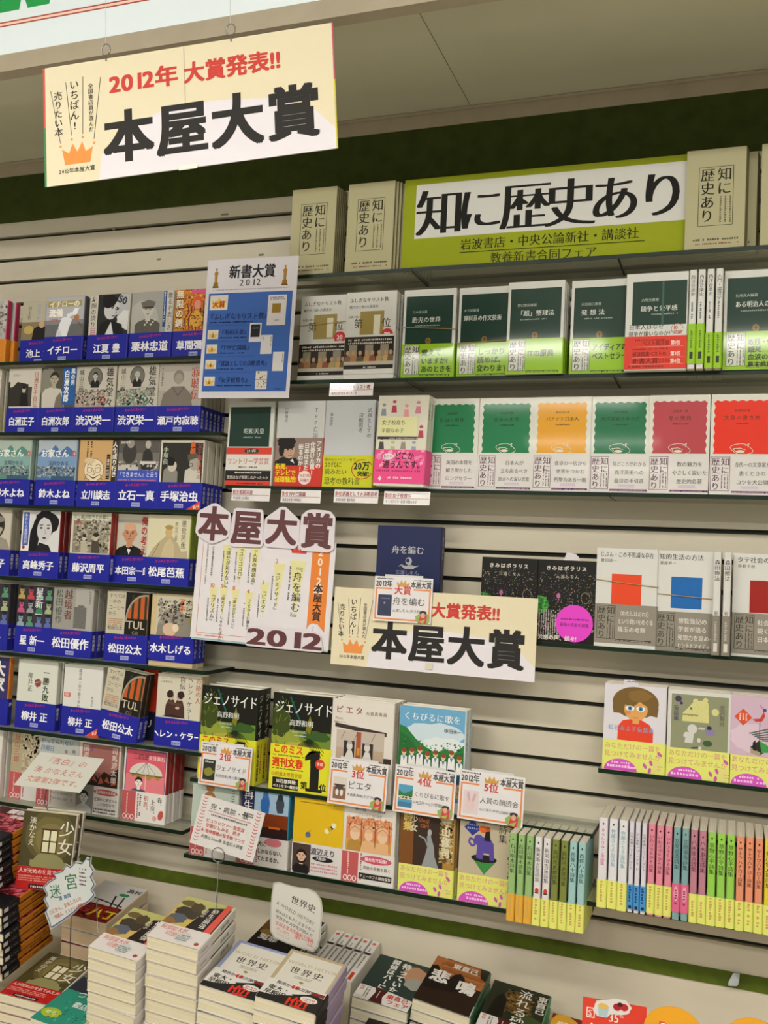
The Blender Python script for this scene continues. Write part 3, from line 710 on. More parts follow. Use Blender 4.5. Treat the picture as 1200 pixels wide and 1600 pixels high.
B3 = 105; H1 = 148
def bunko(cf, cs, fr, band, sp=None, t=14, **k): return kind(B3, H1, t, cf, cs, fr, sp, band, **k)
def sh(k, w):
    # the same design trimmed to the width that shows (stacks squeezed side by side)
    return k
wl = "on left bay's %s shelf"
def LW(i): return wl % names7[i]
BL = [  # row, px, kind, n copies, description
 (0, -51, bunko('#b4b4b0', '#b02a52', lambda S: S.dots(0, 60, 100, 80, 60, 9, ['#9a9a96', '#c4c4c0', '#8a7a6a']), (58, '#d98a2a', '#d98a2a', None, None)), 0, 'grey cover paperback with orange lower band and crimson spine', -60),
 (0, 29, bunko('#b9b39c', '#a9a38c', c_ikegami, blue('池上 彰', 20)), 0, 'beige cover paperback with pale blue column title', 0),
 (0, 66, bunko('#77787b', '#55565a', c_batter, blue('イチロー', 21)), 1, 'grey cover paperback with a white baseball batter', 0),
 (0, 134, bunko('#2b2b2d', '#c9c5b8', c_enatsu, blue('江夏 豊', 21)), 2, 'paperback with black and white close portrait of frowning man', 0),
 (0, 200, bunko('#a3a29c', '#c9c5b8', c_general, blue('栗林忠道', 23)), 2, 'grey paperback with portrait in peaked military cap', 0),
 (0, 267.5, bunko('#c9742c', '#b55a24', c_dots, blue('草間彌生', 21)), 2, 'orange dotted paperback with red haired figure', 0),
 (1, -62, bunko('#d6d2c4', '#d6d2c4', lambda S: vt(S, '佐々淳行', 97, 140, 11, '#4a463e', 0, m=1), (58, '#cfc9a8', '#cfc9a8', None, None)), 1, 'white paperback cut by the left edge, black author column', 0),
 (1, 7, bunko('#d2cdc0', '#c5bfae', c_masako, blue('白洲正子', 21)), 1, 'white paperback with dark photo of seated woman', 0),
 (1, 58, bunko('#565349', '#2a62a6', c_jiro, blue('白洲次郎', 21)), 1, 'paperback with young man in white shirt beside blue title strip', 0),
 (1, 113, bunko('#c9c4b6', '#b9b4a6', c_shibu('上', '#b59a92', '#a57a74'), blue('渋沢栄一', 23)), 2, 'cream paperback with oval portrait and small red diamond', 0),
 (1, 178, bunko('#c9c4b6', '#b9b4a6', c_shibu('下', '#8fa08a', '#5f8468'), blue('渋沢栄一', 23)), 2, 'cream paperback with oval portrait and small green diamond', 0),
 (1, 243, bunko('#b0aa9e', '#b9b3a2', c_jakucho, blue('瀬戸内寂聴', 20)), 5, 'pale photo paperback with red three character title', 0),
 (2, -16, bunko('#9ab5ac', '#9ab5ac', c_okaesan('#aebfb2', '#5b8f84', '#86aca6', '上'), blue('鈴木よね', 21)), 2, 'misty green mountain cover paperback', 0),
 (2, 53, bunko('#93a7bd', '#93a7bd', c_okaesan('#b0bcc4', '#4f74a6', '#7c9cc0', '下'), blue('鈴木よね', 21)), 2, 'misty blue mountain cover paperback', 0),
 (2, 118, bunko('#cfa870', '#2c2620', c_danshi, blue('立川談志', 21, sx=.95)), 1, 'tan paperback with line drawing of old man', 0),
 (2, 179, bunko('#74716a', '#5b5852', c_works, blue('立石一真', 23, top='「できません」と云うな')), 2, 'workshop photo paperback with extra pale blue title strip', 0),
 (2, 245, bunko('#d8d2c2', '#d8d2c2', c_tezuka, blue('手塚治虫', 23, 1)), 4, 'white framed dark photo paperback with orange and red column titles', 0),
 (3, -46, bunko('#c9c3b2', '#a09a8a', c_kid, blue('高峰秀子', 21)), 1, 'sepia paperback with child in a woollen hat', 0),
 (3, 28, bunko('#d9d9d8', '#7c2422', c_takamine, blue('高峰秀子', 21)), 2, 'black and white cropped face paperback with blue side label', 0),
 (3, 105, bunko('#d3cdb8', '#8c2a22', c_fujisawa, blue('藤沢周平', 21)), 1, 'cream framed sepia photo paperback of two villagers', 0),
 (3, 173, bunko('#c6c2b2', '#9b2d22', c_honda, blue('本田宗一郎', 19, sx=.92)), 0, 'paperback with bald man in black bow tie', 0),
 (3, 225, bunko('#dad3b2', '#8fa236', c_basho, blue('松尾芭蕉', 22), t=16), 1, 'straw coloured paperback with seated robed poet', 0),
 (4, -50, bunko('#4b4650', '#3a3640', c_collage, blue('星 新一', 22)), 1, 'collage of tinted portraits paperback cut by the left frame edge', 0),
 (4, 21, bunko('#4b4650', '#3a3640', c_collage, blue('星 新一', 22)), 0, 'collage of tinted portraits paperback beside the grey tower cover', 0),
 (4, 77, bunko('#9d9b93', '#a5a39b', c_yusaku, blue('松田優作', 24), t=15), 2, 'grey paperback with tower block and green brown column titles', 0),
 (4, 161, bunko('#c6bfa8', '#33291c', c_cafe, blue('松田公太', 21)), 2, 'upright paperback with cafe window and big cropped capital letters', 0),
 (4, 231, bunko('#cdb98c', '#cdb98c', c_mizuki, (54,) + blue('水木しげる', 20)[1:] + (9,)), 2, 'tan paperback with village lane drawing and crowded bold title', 0),
 (5, -50, bunko('#3b3568', '#cc7a2e', c_purple, blue('夢', 22)), 0, 'purple paperback with orange spine cut by the left edge', 0),
 (5, 22, bunko('#d9dccf', '#d5d8cb', c_yanai, blue('柳井 正', 21)), 2, 'plain white paperback with bold four character column title', 0),
 (5, 94, bunko('#dcdcd6', '#cfcfc8', c_seikou, blue('柳井 正', 20, 1)), 1, 'plain white paperback with slim column title and red tag', 0),
 (5, 240, bunko('#d2ccb8', '#b9a88c', c_keller, blue('ヘレン・ケラー', 16.5)), 1, 'cream paperback with two women in dark dresses embracing', 0),
 (6, -62, bunko('#dddad2', '#dddad2', c_handw, (58, '#dedad4', '#dedad4', lambda S: natsu(S), None)), 1, 'white paperback with handwritten column title, left frame edge', 0),
 (6, 12, bunko('#c9bc9e', '#c0b294', c_marble, (58, '#dedad4', '#dedad4', lambda S: natsu(S, (('緊張', 11),)), None)), 1, 'marbled beige paperback behind the slanting handwritten card', 0),
 (6, 55, bunko('#b9bdb6', '#b9bdb6', c_monday, (58, '#d3d0c6', '#d3d0c6', lambda S: (natsu(S), S.f(44, 40, 56, 7, '#b3b0a6', 3)), None)), 1, 'pale grey paperback with blue horizontal title', 0),
 (6, 117, bunko('#d8cfc4', '#cfc4b8', c_shiba, (58, '#dcd8d0', '#dcd8d0', lambda S: (S.r(0, 0, 44, 58, '#8d8d88'), bust(S, 20, 32, 11, '#d2d2cc', '#26241f', '#c5c5c0', w=1.8), S.e(74, 47, 30, 6.5, '#b5564f'), S.t('最高傑作の大長編', 49, 43.5, 7, '#f2dcd6', 1, sx=.9), S.t('圧倒的に読ませる', 46, 28, 7.4, '#33302c', 0), S.t('この四百年で', 54, 18, 7.4, '#33302c', 0), S.f(46, 10, 54, 4, '#5b564e', 2)), None)), 1, 'dusty rose paperback with smiling man on its white band', 0),
 (6, 188, bunko('#e3ddd6', '#9b2a2a', c_sanshiro, (60, '#e6e2dc', '#e2ded8', lambda S: (natsu(S), vt(S, '春、', 92, 54, 12, '#2f2b2b', 0, m=1), vt(S, '上京、', 76, 48, 12, '#2f2b2b', 0, m=1), vt(S, '初恋。', 59, 54, 12, '#b4483f', 0, m=1), S.f(44, 54, 44, 4, '#2f2b2b', 1, v=1), S.e(96, 18, 6, 10, '#c4564e', -15), S.e(82, 10, 5, 5, '#e0a29c')), None), t=11), 4, 'pink paperback with white parasol figure', 0),
]
LEFT2 = BL[0][2]
# widths: squeeze books to the gap before the next one on the same shelf
gl = 'blue banded paperbacks in the left bay'
stand(bunko('#b4b4b0', '#a82a4e', None, (58, '#d98a2a', '#d98a2a', None, None)), -38, ZL[0], .0825, 'orange banded crimson spined paperback behind the left frame edge one', '', n=0, group=gl)
for i, (row, px, kd, n, desc, extra) in enumerate(BL):
    z = ZL[row]; x0 = xpx(px, z, .10)
    nx = None
    if i + 1 < len(BL) and BL[i + 1][0] == row: nx = xpx(BL[i + 1][1], z, .10)
    if row == 5 and 'red tag' in desc: nx = x0 + .100
    e = .10; ro = 0
    back = 0
    if nx is not None and nx - x0 < kd.w * MM + .001:
        gap = nx - x0
        if gap < .09: back = .0185
        else:
            fac = (gap - .0012) / (kd.w * MM)
            for nm, m_ in kd.parts: m_.v = [(v[0] * fac, v[1], v[2]) for v in m_.v]
            kd.w *= fac
    stand(kd, px, z, e - back, desc, LW(row), n=n, group=gl if row < 6 else 'red banded paperbacks on the lowest left shelf')
# the leaning cafe cover and the dark book wedged beside it
k = bunko('#c6bfa8', '#33291c', c_cafe, blue('松田公太', 21))
for nm, m_ in k.parts: m_.v = [(v[0] * .92, v[1], v[2]) for v in m_.v]
k.w *= .92
stand(k, 150, ZL[5] + .001, .112, 'leaning paperback with cafe window and big cropped capital letters', LW(5), n=1, ro=7.0, group=gl)
k = bunko('#1b1a1e', '#c23a22', lambda S: S.r(70, 60, 36, 88, '#c2351f'), (58, '#191c3a', '#191c3a', lambda S: S.t('ノリ', 62, 26, 19, '#e4e4e8', 1), None))
stand(k, 175, ZL[5], .064, 'dark paperback with red edge wedged behind the leaning cafe cover', '', n=0, group=gl)

# ---- right bay, top shelf: leaflets and the lime fair sign
def leaf(S):
    S.fr(21, 42, 58, 106, .9, '#2c2c1e')
    vt(S, '知に', 64, 146, 25, '#26261c', 0, m=1); vt(S, '歴史あり', 36, 146, 24.5, '#26261c', 0, m=1)
    for x in (57, 65, 73): S.f(x, 94, 48, 3.2, '#6a6a52', 1, v=1)
    S.f(14, 16, 78, 4, '#5b5b46', 1); S.f(18, 9, 70, 3, '#8a5a4a', 1)
def leaflet_kind(): return kind(100, 180, 5, '#b9b48e', '#6f6a48', leaf, None, None, page='#b5ad84', mat=M_MATTE)
LK = leaflet_kind()
LG = 'cream fair leaflets on the top right shelf'
for nm, px, n in (('left end', 450, 6), ('left of the lime sign', 538, 13)):
    x0 = xpx(px, Z0, .10)
    for i in range(n):
        m = Matrix.Translation((x0 + .05 + (i * .0046 if n > 7 else i * .0012), -.10 + .0035 + i * .0066, Z0))
        r = book(LK, m, ('cream leaflet with boxed title, front of the stack, ' if i == 0 else '%s leaflet back in the cream stack, ' % (ORD[i])) + nm, LG); r['category'] = 'leaflet'; r.name = 'leaflet'
x0 = xpx(1069, Z0, .10)
for i in range(8):
    r = book(LK, Matrix.Translation((x0 + .05 + (0 if i < 4 else .014) + i * .0012, -.10 + .0035 + i * .0066, Z0)), ('cream leaflet with boxed title, front of the stack, right of lime sign' if i == 0 else '%s leaflet back in the cream stack right of the lime sign' % ORD[i]), LG); r['category'] = 'leaflet'; r.name = 'leaflet'
x0 = xpx(1187, Z0, .10)
for i in range(5):
    r = book(LK, Matrix.Translation((x0 + .05 + i * .0012, -.10 + .0035 + i * .0066, Z0)), 'cream leaflet cut by the right frame edge, ' + ('front of its stack' if i == 0 else '%s back' % ORD[i]), LG); r['category'] = 'leaflet'; r.name = 'leaflet'

def card(name, label, cat, S, M, mat=M_COAT, th=.5, base='#e8e4dc', outline=None, group=None):
    """a printed sheet of paper or board: local XY plane, printing on +z"""
    o = empty(name, label, cat, group, M)
    mb = MB(); O = outline or [(0, 0), (S.w, 0), (S.w, S.h), (0, S.h)]
    mb.slab(O, th, Vector((0, 0, 0)), VX, VY, VZ, base, mat)
    mb.sheet(S, Vector((0, 0, 0)), VX, VY, VZ, mat, .02)
    mb.build('sheet', o)
    return o
S = Sheet(612, 182)
S.r(24, 62, 566, 108, '#d9d9d3')
for i, ch in enumerate('知に歴史あり'): S.t(ch, 24 + i * 84, 62 + (4 if i in (1, 4, 5) else 0), 100 if i not in (1, 4, 5) else 94, '#1d1d17', 1, m=2)
S.t('岩波書店・中央公論新社・講談社', 118, 33, 23, '#2b2f10', 1, sx=.97, m=1); S.r(118, 28, 345, 1.6, '#2b2f10')
S.t('教養新書合同フェア', 178, 3, 23, '#3a4016', 0, sx=.97, m=1)
S.r(536, 4, 50, 78, '#c6c4a8'); S.fr(536, 4, 50, 78, 1.4, '#2b2b1e'); vt(S, '歴史あり', 550, 80, 18, '#2b2b1e', 0, m=1); vt(S, '知に', 574, 80, 18, '#2b2b1e', 0, m=1)
xa = xpx(626, Z0, .09)
card('fair_sign', 'long lime green sign board with big black brush title on top shelf', 'sign', S, pose(xa, -.088, Z0 + .0005, 90, 0, .6), M_MATTE, 3, '#9aa51e')

# ---- right bay rows of slim books (173 x 105)
H2 = 173
def frame_title(S, x, y, s=1.0, c='#3a3a30', bg=None):
    if bg: S.r(x, y, 30 * s, 56 * s, bg)
    S.fr(x, y, 30 * s, 56 * s, .9, c)
    vt(S, '知に', x + 22.5 * s, y + 54.5 * s, 13.6 * s, c, 0, m=1); vt(S, '歴史あり', x + 8 * s, y + 54.5 * s, 13.4 * s, c, 0, m=1)
    for q in (17, 21.5, 26): S.f(x + q * s, y + 27 * s, 24 * s, 2 * s, c, 1, v=1)
def slimgreen(title, auth, lines, sub=1, tx=18):
    def d(S):
        S.r(5, 0, 94, 160, '#14372a'); S.t(auth, tx, 126, 6, '#b5bdb2', 0, m=1); S.t(title, tx, 108, 11.5, '#dfe3da', 1, sx=min(1, 74 / (11.5 * len(title))), m=1)
        if sub: S.f(tx + 6, 101, 50, 3, '#93a094')
        S.e(52, 72, 5.6, 6.6, '#8a6a34'); S.l(52, 67, 52, 77, 1, '#2c2414'); S.l(48.5, 73, 55.5, 73, 1, '#2c2414')
    def b(S):
        frame_title(S, 5, 6, 1.04, '#33352a', '#cfd2c4')
        for i, st in enumerate(lines): S.t(st, 40, (32 if len(lines) == 1 else 42) - i * (16 if len(lines) < 4 else 13), 13.5 if len(lines) < 4 else 11, '#1e2a0c', 2, sx=min(1, 62 / (13.5 * len(st))))
        S.r(38, 3, 60, 3.6, '#2f4a14'); S.f(39, 3.4, 56, 2.4, '#a5c24a', 1)
    return kind(B3, H2, 12, '#d6d8d0', '#d2d4cc', d, spine_tit(title), (66, '#93c21c', '#93c21c', b, lambda S: S.f(S.w / 2 - 2, 58, 46, 4, '#3a5010', 1, v=1)), mat=M_GILT)
def spine_tit(title, c='#33343a'):
    return lambda S: vt(S, title, S.w / 2, 160, 7, c, 0, m=1)
def gw(S_):
    S = S_; S.t('ふしぎなキリスト教', 6, 152, 9.4, '#33332f', 1, sx=.97); S.t('橋爪大三郎×大澤真幸', 6, 140, 6.6, '#4a4a44', 1, sx=.97); S.t('新書大賞2012', 5, 121, 5, '#4a4438', 0)
    S.r(30, 84, 50, 50, '#9b8845'); S.t('1', 43, 79, 60, '#dfd9c2', 0, m=2, sx=1.5); vt(S, '第', 27, 120, 20, '#4a4438', 0, m=1); vt(S, '位', 85, 120, 20, '#4a4438', 0, m=1)
    S.e(88, 86, 12.5, 12.5, '#c93a3c'); S.t('20', 88, 81, 12, '#f2e6e2', 2, al='c'); S.t('万部!!', 88, 76, 5, '#f2e6e2', 1, al='c')
def gb(S):
    S.r(0, 12, 105, 62, '#241d17'); S.f(8, 66, 90, 4, '#c9c2b5', 2)
    for x in (10, 44, 76): S.r(x, 30, 17, 28, '#8f8772')
    for i, (x, c) in enumerate(((8, '#7a5a3e'), (20, '#a8744a'), (34, '#5e4a32'), (48, '#b58a52'), (60, '#8a4a34'), (74, '#a8935a'), (88, '#c29a5c'), (98, '#6a5a3e'))): S.p([(x - 7, 22), (x - 6, 34), (x, 38), (x + 6, 34), (x + 7, 22)], c); S.e(x, 42, 3.8, 4.8, '#b5906a')
    S.r(0, 18, 105, 7, '#b5ae9c'); S.r(0, 10, 105, 7, '#15120e'); S.f(42, 12, 26, 3, '#cfc9bb', 1)
GK = kind(B3, H2, 13, '#d4d4cc', '#d4d4cc', gw, spine_tit('ふしぎなキリスト教'), (78, '#d4d4cc', '#c9c9c2', gb, None), mat=M_GILT)
gS = 'slim books on the second right shelf'
loc1 = 'on the dark green row'
_f = stand(GK, 464, Z1, .098, 'white slim book, gold square numeral one, left of its twin', '', n=3, group=gS); rubber(_f, GK, 112, 118)
stand(kind(B3, H2, 13, '#d4d4cc', '#d4d4cc', gw, spine_tit('ふしぎなキリスト教'), (78, '#d4d4cc', '#c9c9c2', gb, None, 9), mat=M_GILT), 535.5, Z1, .106, 'white slim book with gold square numeral one, right of its twin', '', n=4, group=gS)
_k = slimgreen('胎児の世界', '三木成夫著', ('覚えて', 'いますか?', 'あのときを'))
_f = stand(_k, 625.5, Z1, .10, 'dark green slim book whose lime band asks three lines', '', n=3, group=gS, yaw=.8); rubber(_f, _k, 100, 93)
_k = slimgreen('理科系の作文技術', '木下是雄著', ('しっかり', '読めば、', '変わります'), 0, 10)
_f = stand(_k, 712, Z1, .095, 'dark green slim book second from the left of its kind', '', n=2, group=gS); rubber(_f, _k, 66, 69)
stand(slimgreen('「超」整理法', '野口悠紀雄著', ('ITの原典',)), 789, Z1, .112, 'dark green slim book with one bold line on lime band', '', n=3, group=gS)
stand(slimgreen('発 想 法', '川喜田二郎著', ('アイディアの', 'ベストセラー')), 888.5, Z1, .10, 'dark green slim book just left of the red banded one', '', n=2, group=gS)
def kyoso(S):
    S.r(11, 80, 92, 78, '#14372a'); S.t('大竹文雄著', 26, 122, 6, '#b5bdb2', 0, m=1); S.t('競争と公平感', 25, 104, 11, '#dfe3da', 1, m=1, sx=.95); S.f(44, 98, 44, 3, '#93a094'); S.r(61, 80, 3.4, 78, '#3a6052')
    S.t('日本人はなぜ', 6, 86 - 14, 10, '#33332f', 0, m=1); S.t('競争が嫌いなのか?', 6, 60, 10, '#33332f', 0, m=1, sx=.85); S.pl([(88 + 10 * math.cos(i * .5), 72 + 9 * math.sin(i * .5)) for i in range(13)], .9, '#b55548'); S.t('10', 81, 70, 9, '#b54438', 1); S.t('突破', 82, 63, 7, '#b54438', 1)
def kyb(S):
    S.f(18, 50, 50, 3, '#8a1c14'); S.t('ベスト経済書', 30, 41, 9.5, '#5a120e', 1, sx=.8); S.r(14, 39, 86, .7, '#e9a090'); S.t('第1位', 78, 41, 9, '#f2d8cc', 2, sx=.75)
    S.f(14, 34, 60, 3, '#8a1c14'); S.t('経済図書ベスト10', 14, 22, 9, '#4a0e0c', 1, sx=.8); S.r(14, 20, 86, .7, '#e9a090'); S.t('第3位', 78, 22, 9, '#f2d8cc', 2, sx=.75)
    S.t('新書大賞', 14, 9, 11, '#4a0e0c', 1); S.t('2011', 58, 9.5, 10, '#7a1a12', 0); S.t('第4位', 78, 9, 9, '#f2d8cc', 2, sx=.75); S.r(10, 8, 90, .7, '#e9a090'); S.f(8, 3, 60, 3, '#7a1a12')
stand(kind(B3, H2, 14, '#d6d8d0', '#d2d4cc', kyoso, spine_tit('競争と公平感'), (58, '#dd3a28', '#dd3a28', kyb, None, 2), mat=M_GILT), 974.5, Z1, .122, 'dark green slim book with tomato red band', '', n=3, group=gS)
stand(slimgreen('ある明治人の記録', '石光真人編著', ('敗残・慟哭', '餓死……', '血涙の', '幕末維新史')), 1128.5, Z1, .108, 'dark green slim book cut by the right frame edge', '', n=2, group=gS)
def spineout(k, x, z, e, label, group, yaw=0, ro=0):
    # spine towards the shop: local +x becomes -Y
    m = Matrix.Translation((x, -e + k.w / 2 * MM, z)) @ Matrix.Rotation(math.radians(ro), 4, 'Y') @ Matrix.Rotation(math.radians(-90 + yaw), 4, 'Z')
    return book(k, m, label, group)
for i, (px, st) in enumerate(((1079, '西洋音楽史'), (1092.5, '西洋音楽史'), (1106.5, '西洋音楽史'), (1120.5, '入門!論理学'))):
    k = kind(104, H2, 11.5 if i else 12, '#dadbd4', '#d6d7cf', None, (lambda st: lambda S: (vt(S, st, S.w / 2, 164, 7.6, '#33363a', 1, m=1), S.f(S.w / 2 - 2, 116, 28, 3.4, '#6a6a64', 1, v=1)))(st), (70 if i < 2 else 62, '#93c21c', '#93c21c', None, lambda S: (S.f(S.w / 2 - 2, 58, 32, 4, '#57781a', 1, v=1), S.r(S.w / 2 - 2.6, 9, 5.2, 12, '#1f2a10')), 8 if i < 2 else 0))
    spineout(k, xpx(px, Z1, .125), Z1, .125, 'spine out slim book with lime band, %s of four' % ('leftmost', 'second', 'third', 'rightmost')[i], 'spine out slim books by the red band')

# third row of the right bay
gT = 'slim books on the third right shelf'
def showa(S):
    S.r(4, 76, 92, 86, '#17362a'); S.t('昭和天皇', 36, 106, 12, '#c9d0c8', 1, m=1); S.f(36, 98, 40, 3, '#93a094')
def showab(S):
    S.r(0, 64, 105, 14, '#d5402c'); S.e(58, 71, 17, 5.6, '#3a3430'); S.t('2011年', 58, 67.5, 7.5, '#d9d4ca', 1, al='c'); S.t('サントリー学芸賞', 3, 43, 14, '#b8483c', 0, m=1, sx=.86); S.f(30, 36, 44, 4, '#7a6a5a')
    S.r(0, 10, 105, 21, '#1c1a1a'); S.f(22, 25, 60, 3.4, '#cfcac0'); S.t('理想はなぜ実現しなかったのか', 4, 12.5, 8, '#d9d4ca', 0, sx=.85, m=1); S.r(0, 0, 105, 10, '#d5402c'); S.f(28, 3, 60, 3, '#5a1c14')
def tpp(S):
    vt(S, 'TPP亡国論', 86, 160, 11.5, '#5d5f5c', 0, sp=1.12, m=1); vt(S, '中野剛志', 20, 160, 7.5, '#6a6c69', 0, m=1)
def tppb(S):
    S.r(0, 42, 105, 56, '#8f7b70'); S.p([(0, 42), (0, 50), (18, 60), (30, 56), (46, 58), (60, 42)], '#1d1b1c'); S.e(30, 74, 13, 18, '#c29a80', 8); S.blob(24, 88, 20, 14, '#1a1718', seed=5); S.blob(14, 76, 6, 16, '#1a1718', seed=6); S.e(28, 74, 2.4, 1.2, '#221a18'); S.e(38, 75, 2.4, 1.2, '#221a18'); S.pl([(33, 74), (36, 68), (33, 67)], .8, '#8a5c48'); S.l(29, 62, 38, 62, 1.2, '#8a4a3e'); S.p([(34, 52), (44, 46), (40, 56)], '#d9d9d4')
    S.p([(60, 42), (105, 42), (105, 0), (0, 0), (0, 42)], '#c8382c')
    for i, st in enumerate(('アメリカの', '仕掛けた罠!', '日本はまた', '嵌るのか!?')): vt(S, st, 96 - i * 13, 92 - i * 2, 11.5, '#e6e2da', 2, sp=.96)
    for i, st in enumerate(('新聞、', 'テレビで', '話題騒然!')): S.t(st, 2, 34 - i * 13, 12.5, '#e9d21c', 2, sx=.92)
    S.e(68, 18, 14, 14, '#ead9d2'); S.t('15万部', 68, 18, 8, '#a23a30', 1, al='c'); S.t('突破!!', 68, 9, 8, '#a23a30', 1, al='c')
def buki(S):
    vt(S, '武器としての', 94, 158, 10, '#4a4c4e', 0, m=1); vt(S, '決断思考', 76, 148, 10, '#4a4c4e', 0, m=1); vt(S, '瀧本哲史', 13, 148, 6.4, '#5a5c5e', 1)
def bukib(S):
    S.t('東大NO1ベストセラー', 3, 51, 7.5, '#4c5010', 0); S.t('20代に', 4, 39, 12, '#33380c', 1); S.t('読みたい', 4, 25, 12, '#33380c', 1); S.t('思考の教科書', 4, 5, 15, '#33380c', 0, m=1, sx=.85)
    S.pl([(84 + 22 * math.cos(i * .33), 36 + 19 * math.sin(i * .33)) for i in range(4, 23)], 1.8, '#c8482a'); S.t('20万', 66, 34, 18, '#1f2208', 2, sx=.9); S.t('突破!', 74, 22, 11, '#1f2208', 2)
def joshi(S):
    for (x, y, c) in ((12, 134, '#8d96a3'), (34, 140, '#b5455a'), (60, 132, '#e09a9a'), (84, 138, '#cf8296'), (93, 92, '#b5455a'), (12, 70, '#4a4744'), (36, 62, '#a9c08a'), (58, 70, '#9a8f84'), (80, 62, '#8fa3b8')):
        S.p([(x - 6, y), (x - 4, y + 14), (x + 4, y + 14), (x + 6, y)], c); S.e(x, y + 18, 3.6, 4.6, '#e6d2bd'); S.e(x, y + 21, 4, 3, c)
    S.r(3, 96, 82, 36, '#e0dfa8'); S.t('女子校育ち', 10, 116, 10, '#4a4a34', 0, m=1); S.t('辛酸なめ子', 10, 101, 9.5, '#6a6a50', 0, m=1); S.r(3, 89, 84, 5, '#3c342c'); S.f(28, 90, 56, 2.4, '#cfc9b5', 1)
def joshib(S):
    S.dots(0, 30, 105, 38, 26, 9, ['#f0a6c0', '#e88ab0']); S.e(29, 51, 12, 6, '#f0dce2'); S.t('私たち、', 19, 48, 6, '#5a3a44', 1); S.t('どこか', 42, 45, 15, '#4a2230', 2, sx=.9); S.t('違うんです。', 18, 28, 16, '#4a2230', 2, sx=.9); S.f(6, 22, 92, 4, '#a8305c', 1); S.p([(10, 8), (14, 14), (18, 8), (14, 4)], '#f2dce4'); S.f(30, 9, 50, 4, '#f0c0d2', 1)
stand(kind(B3, H2, 13, '#d6d8d0', '#d2d4cc', showa, spine_tit('昭和天皇'), (80, '#dad8d0', '#dad8d0', showab, None), mat=M_GILT), 350.7, Z2, .10, 'dark green slim book with red white black band', '', n=2, group=gT)
stand(kind(B3, H2, 12, '#c9cbc7', '#c9cbc7', tpp, spine_tit('TPP亡国論'), (98, '#c8382c', '#c8382c', tppb, None)), 427, Z2, .10, 'grey slim book with man looking sideways and yellow shout lines', '', n=2, group=gT)
stand(kind(B3, H2, 12, '#c3c6c8', '#c3c6c8', buki, spine_tit('武器としての決断思考'), (64, '#c9cb1e', '#c9cb1e', bukib, None), mat=M_GILT), 502.6, Z2, .10, 'silver grey slim book with mustard yellow band', '', n=2, group=gT)
stand(kind(B3, H2, 13, '#d9d6c4', '#d9d6c4', joshi, spine_tit('女子校育ち'), (64, '#e8508c', '#e8508c', joshib, None, 5)), 581, Z2 + .002, .13, 'cream slim book of small women with hot pink band', '', n=2, group=gT, ro=1.3, yaw=-6)
def wavy(col, title, auth, lines, W=90):
    def d(S):
        P = []; x0, x1, y0, y1 = 6, 97, 70, 163
        for i in range(25): t = i / 24; P.append((x0 + 5 + (x1 - x0 - 10) * t, y1 - 1.2 + 1.2 * math.cos(t * 2 * PI * 6)))
        for i in range(25): t = i / 24; P.append((x1 - 1.2 + 1.2 * math.cos(t * 2 * PI * 6), y1 - 5 - (y1 - y0 - 5) * t))
        P += [(x1, y0), (x0, y0)]
        for i in range(25): t = 1 - i / 24; P.append((x0 + 1.2 - 1.2 * math.cos(t * 2 * PI * 6), y1 - 5 - (y1 - y0 - 5) * t))
        S.p(P, col); K = '#20301f' if col != '#e0a021' else '#4a3a14'
        S.t(auth, 52, 142, 5, K, 0, m=1, al='c'); S.t(title, 52, 128, 8.6, K, 1, m=1, al='c', sp=1.15 if len(title) < 7 else 1.0); S.f(40, 121, 26, 2.4, K)
        q = '#dcd9c6'; S.pl([(52 + 17 * math.cos(t) * (1 - .25 * math.sin(2 * t)), 78 + 9.5 * math.sin(t)) for t in [i * .35 for i in range(19)]], .8, q); S.e(50, 74, 7, 2.4, q); S.pl([(43, 74), (38, 79), (50, 80), (58, 77)], .9, q); S.pl([(58, 84), (64, 88), (62, 81)], .9, q)
    def b(S):
        frame_title(S, 3, 6, 1.05, '#5a2a44')
        for i, st in enumerate(lines): S.t(st, 70, 47 - i * 15, 9, '#5a5a55', 0, al='c', m=1, sx=min(.95, 58 / (9 * len(st))))
        S.r(52, 10, 28, 5, '#cdbfcc'); S.r(37, 3, 64, 3.4, '#5a2450'); S.f(38, 3.4, 60, 2, '#b592ae', 1)
    return kind(B3, H2, 12, '#d8d8cc', '#d5d5c9', d, spine_tit(title), (68, '#d9d6d2', '#d6d3cf', b, lambda S: S.f(S.w / 2 - 2, 58, 40, 3.4, '#7a4a6a', 1, v=1)), mat=M_GILT)
for px, e, col, ti, au, ln, ds in (
    (660, .10, '#1c7a4a', '自由と規律', '池田潔著', ('英国の本質を', '解き明かした', 'ロングセラー'), 'white slim book, wavy green panel, beside the hot pink band'),
    (744, .10, '#1c7a4a', '日本の思想', '丸山真男著', ('日本人が', '立ち戻るべき', '原点への深い思索'), 'white slim book, wavy green panel, left of the yellow one'),
    (829.5, .102, '#e0a021', 'バナナと日本人', '鶴見良行著', ('食卓の一房から', '世界をつかむ', '衝撃力ある一冊'), 'white slim book with wavy golden yellow panel'),
    (919, .10, '#1a7048', '西洋美術の歩き方', '高階秀爾著', ('見どころがわかる', '西洋美術への', '最良の手引書'), 'white slim book, wavy green panel, right of the yellow one'),
    (1010.5, .104, '#b5454c', '零の発見', '吉田洋一著', ('数の魅力を', 'やさしく説いた', '歴史的名著'), 'white slim book with wavy dusty rose panel'),
    (1106, .104, '#e2331c', '文章の書き方', '辰濃和男著', ('当代一の文章家が', '書くときの', 'コツを大公開'), 'white slim book with wavy bright red panel')):
    stand(wavy(col, ti, au, ln), px, Z2, e, ds, '', n=3, group=gT)
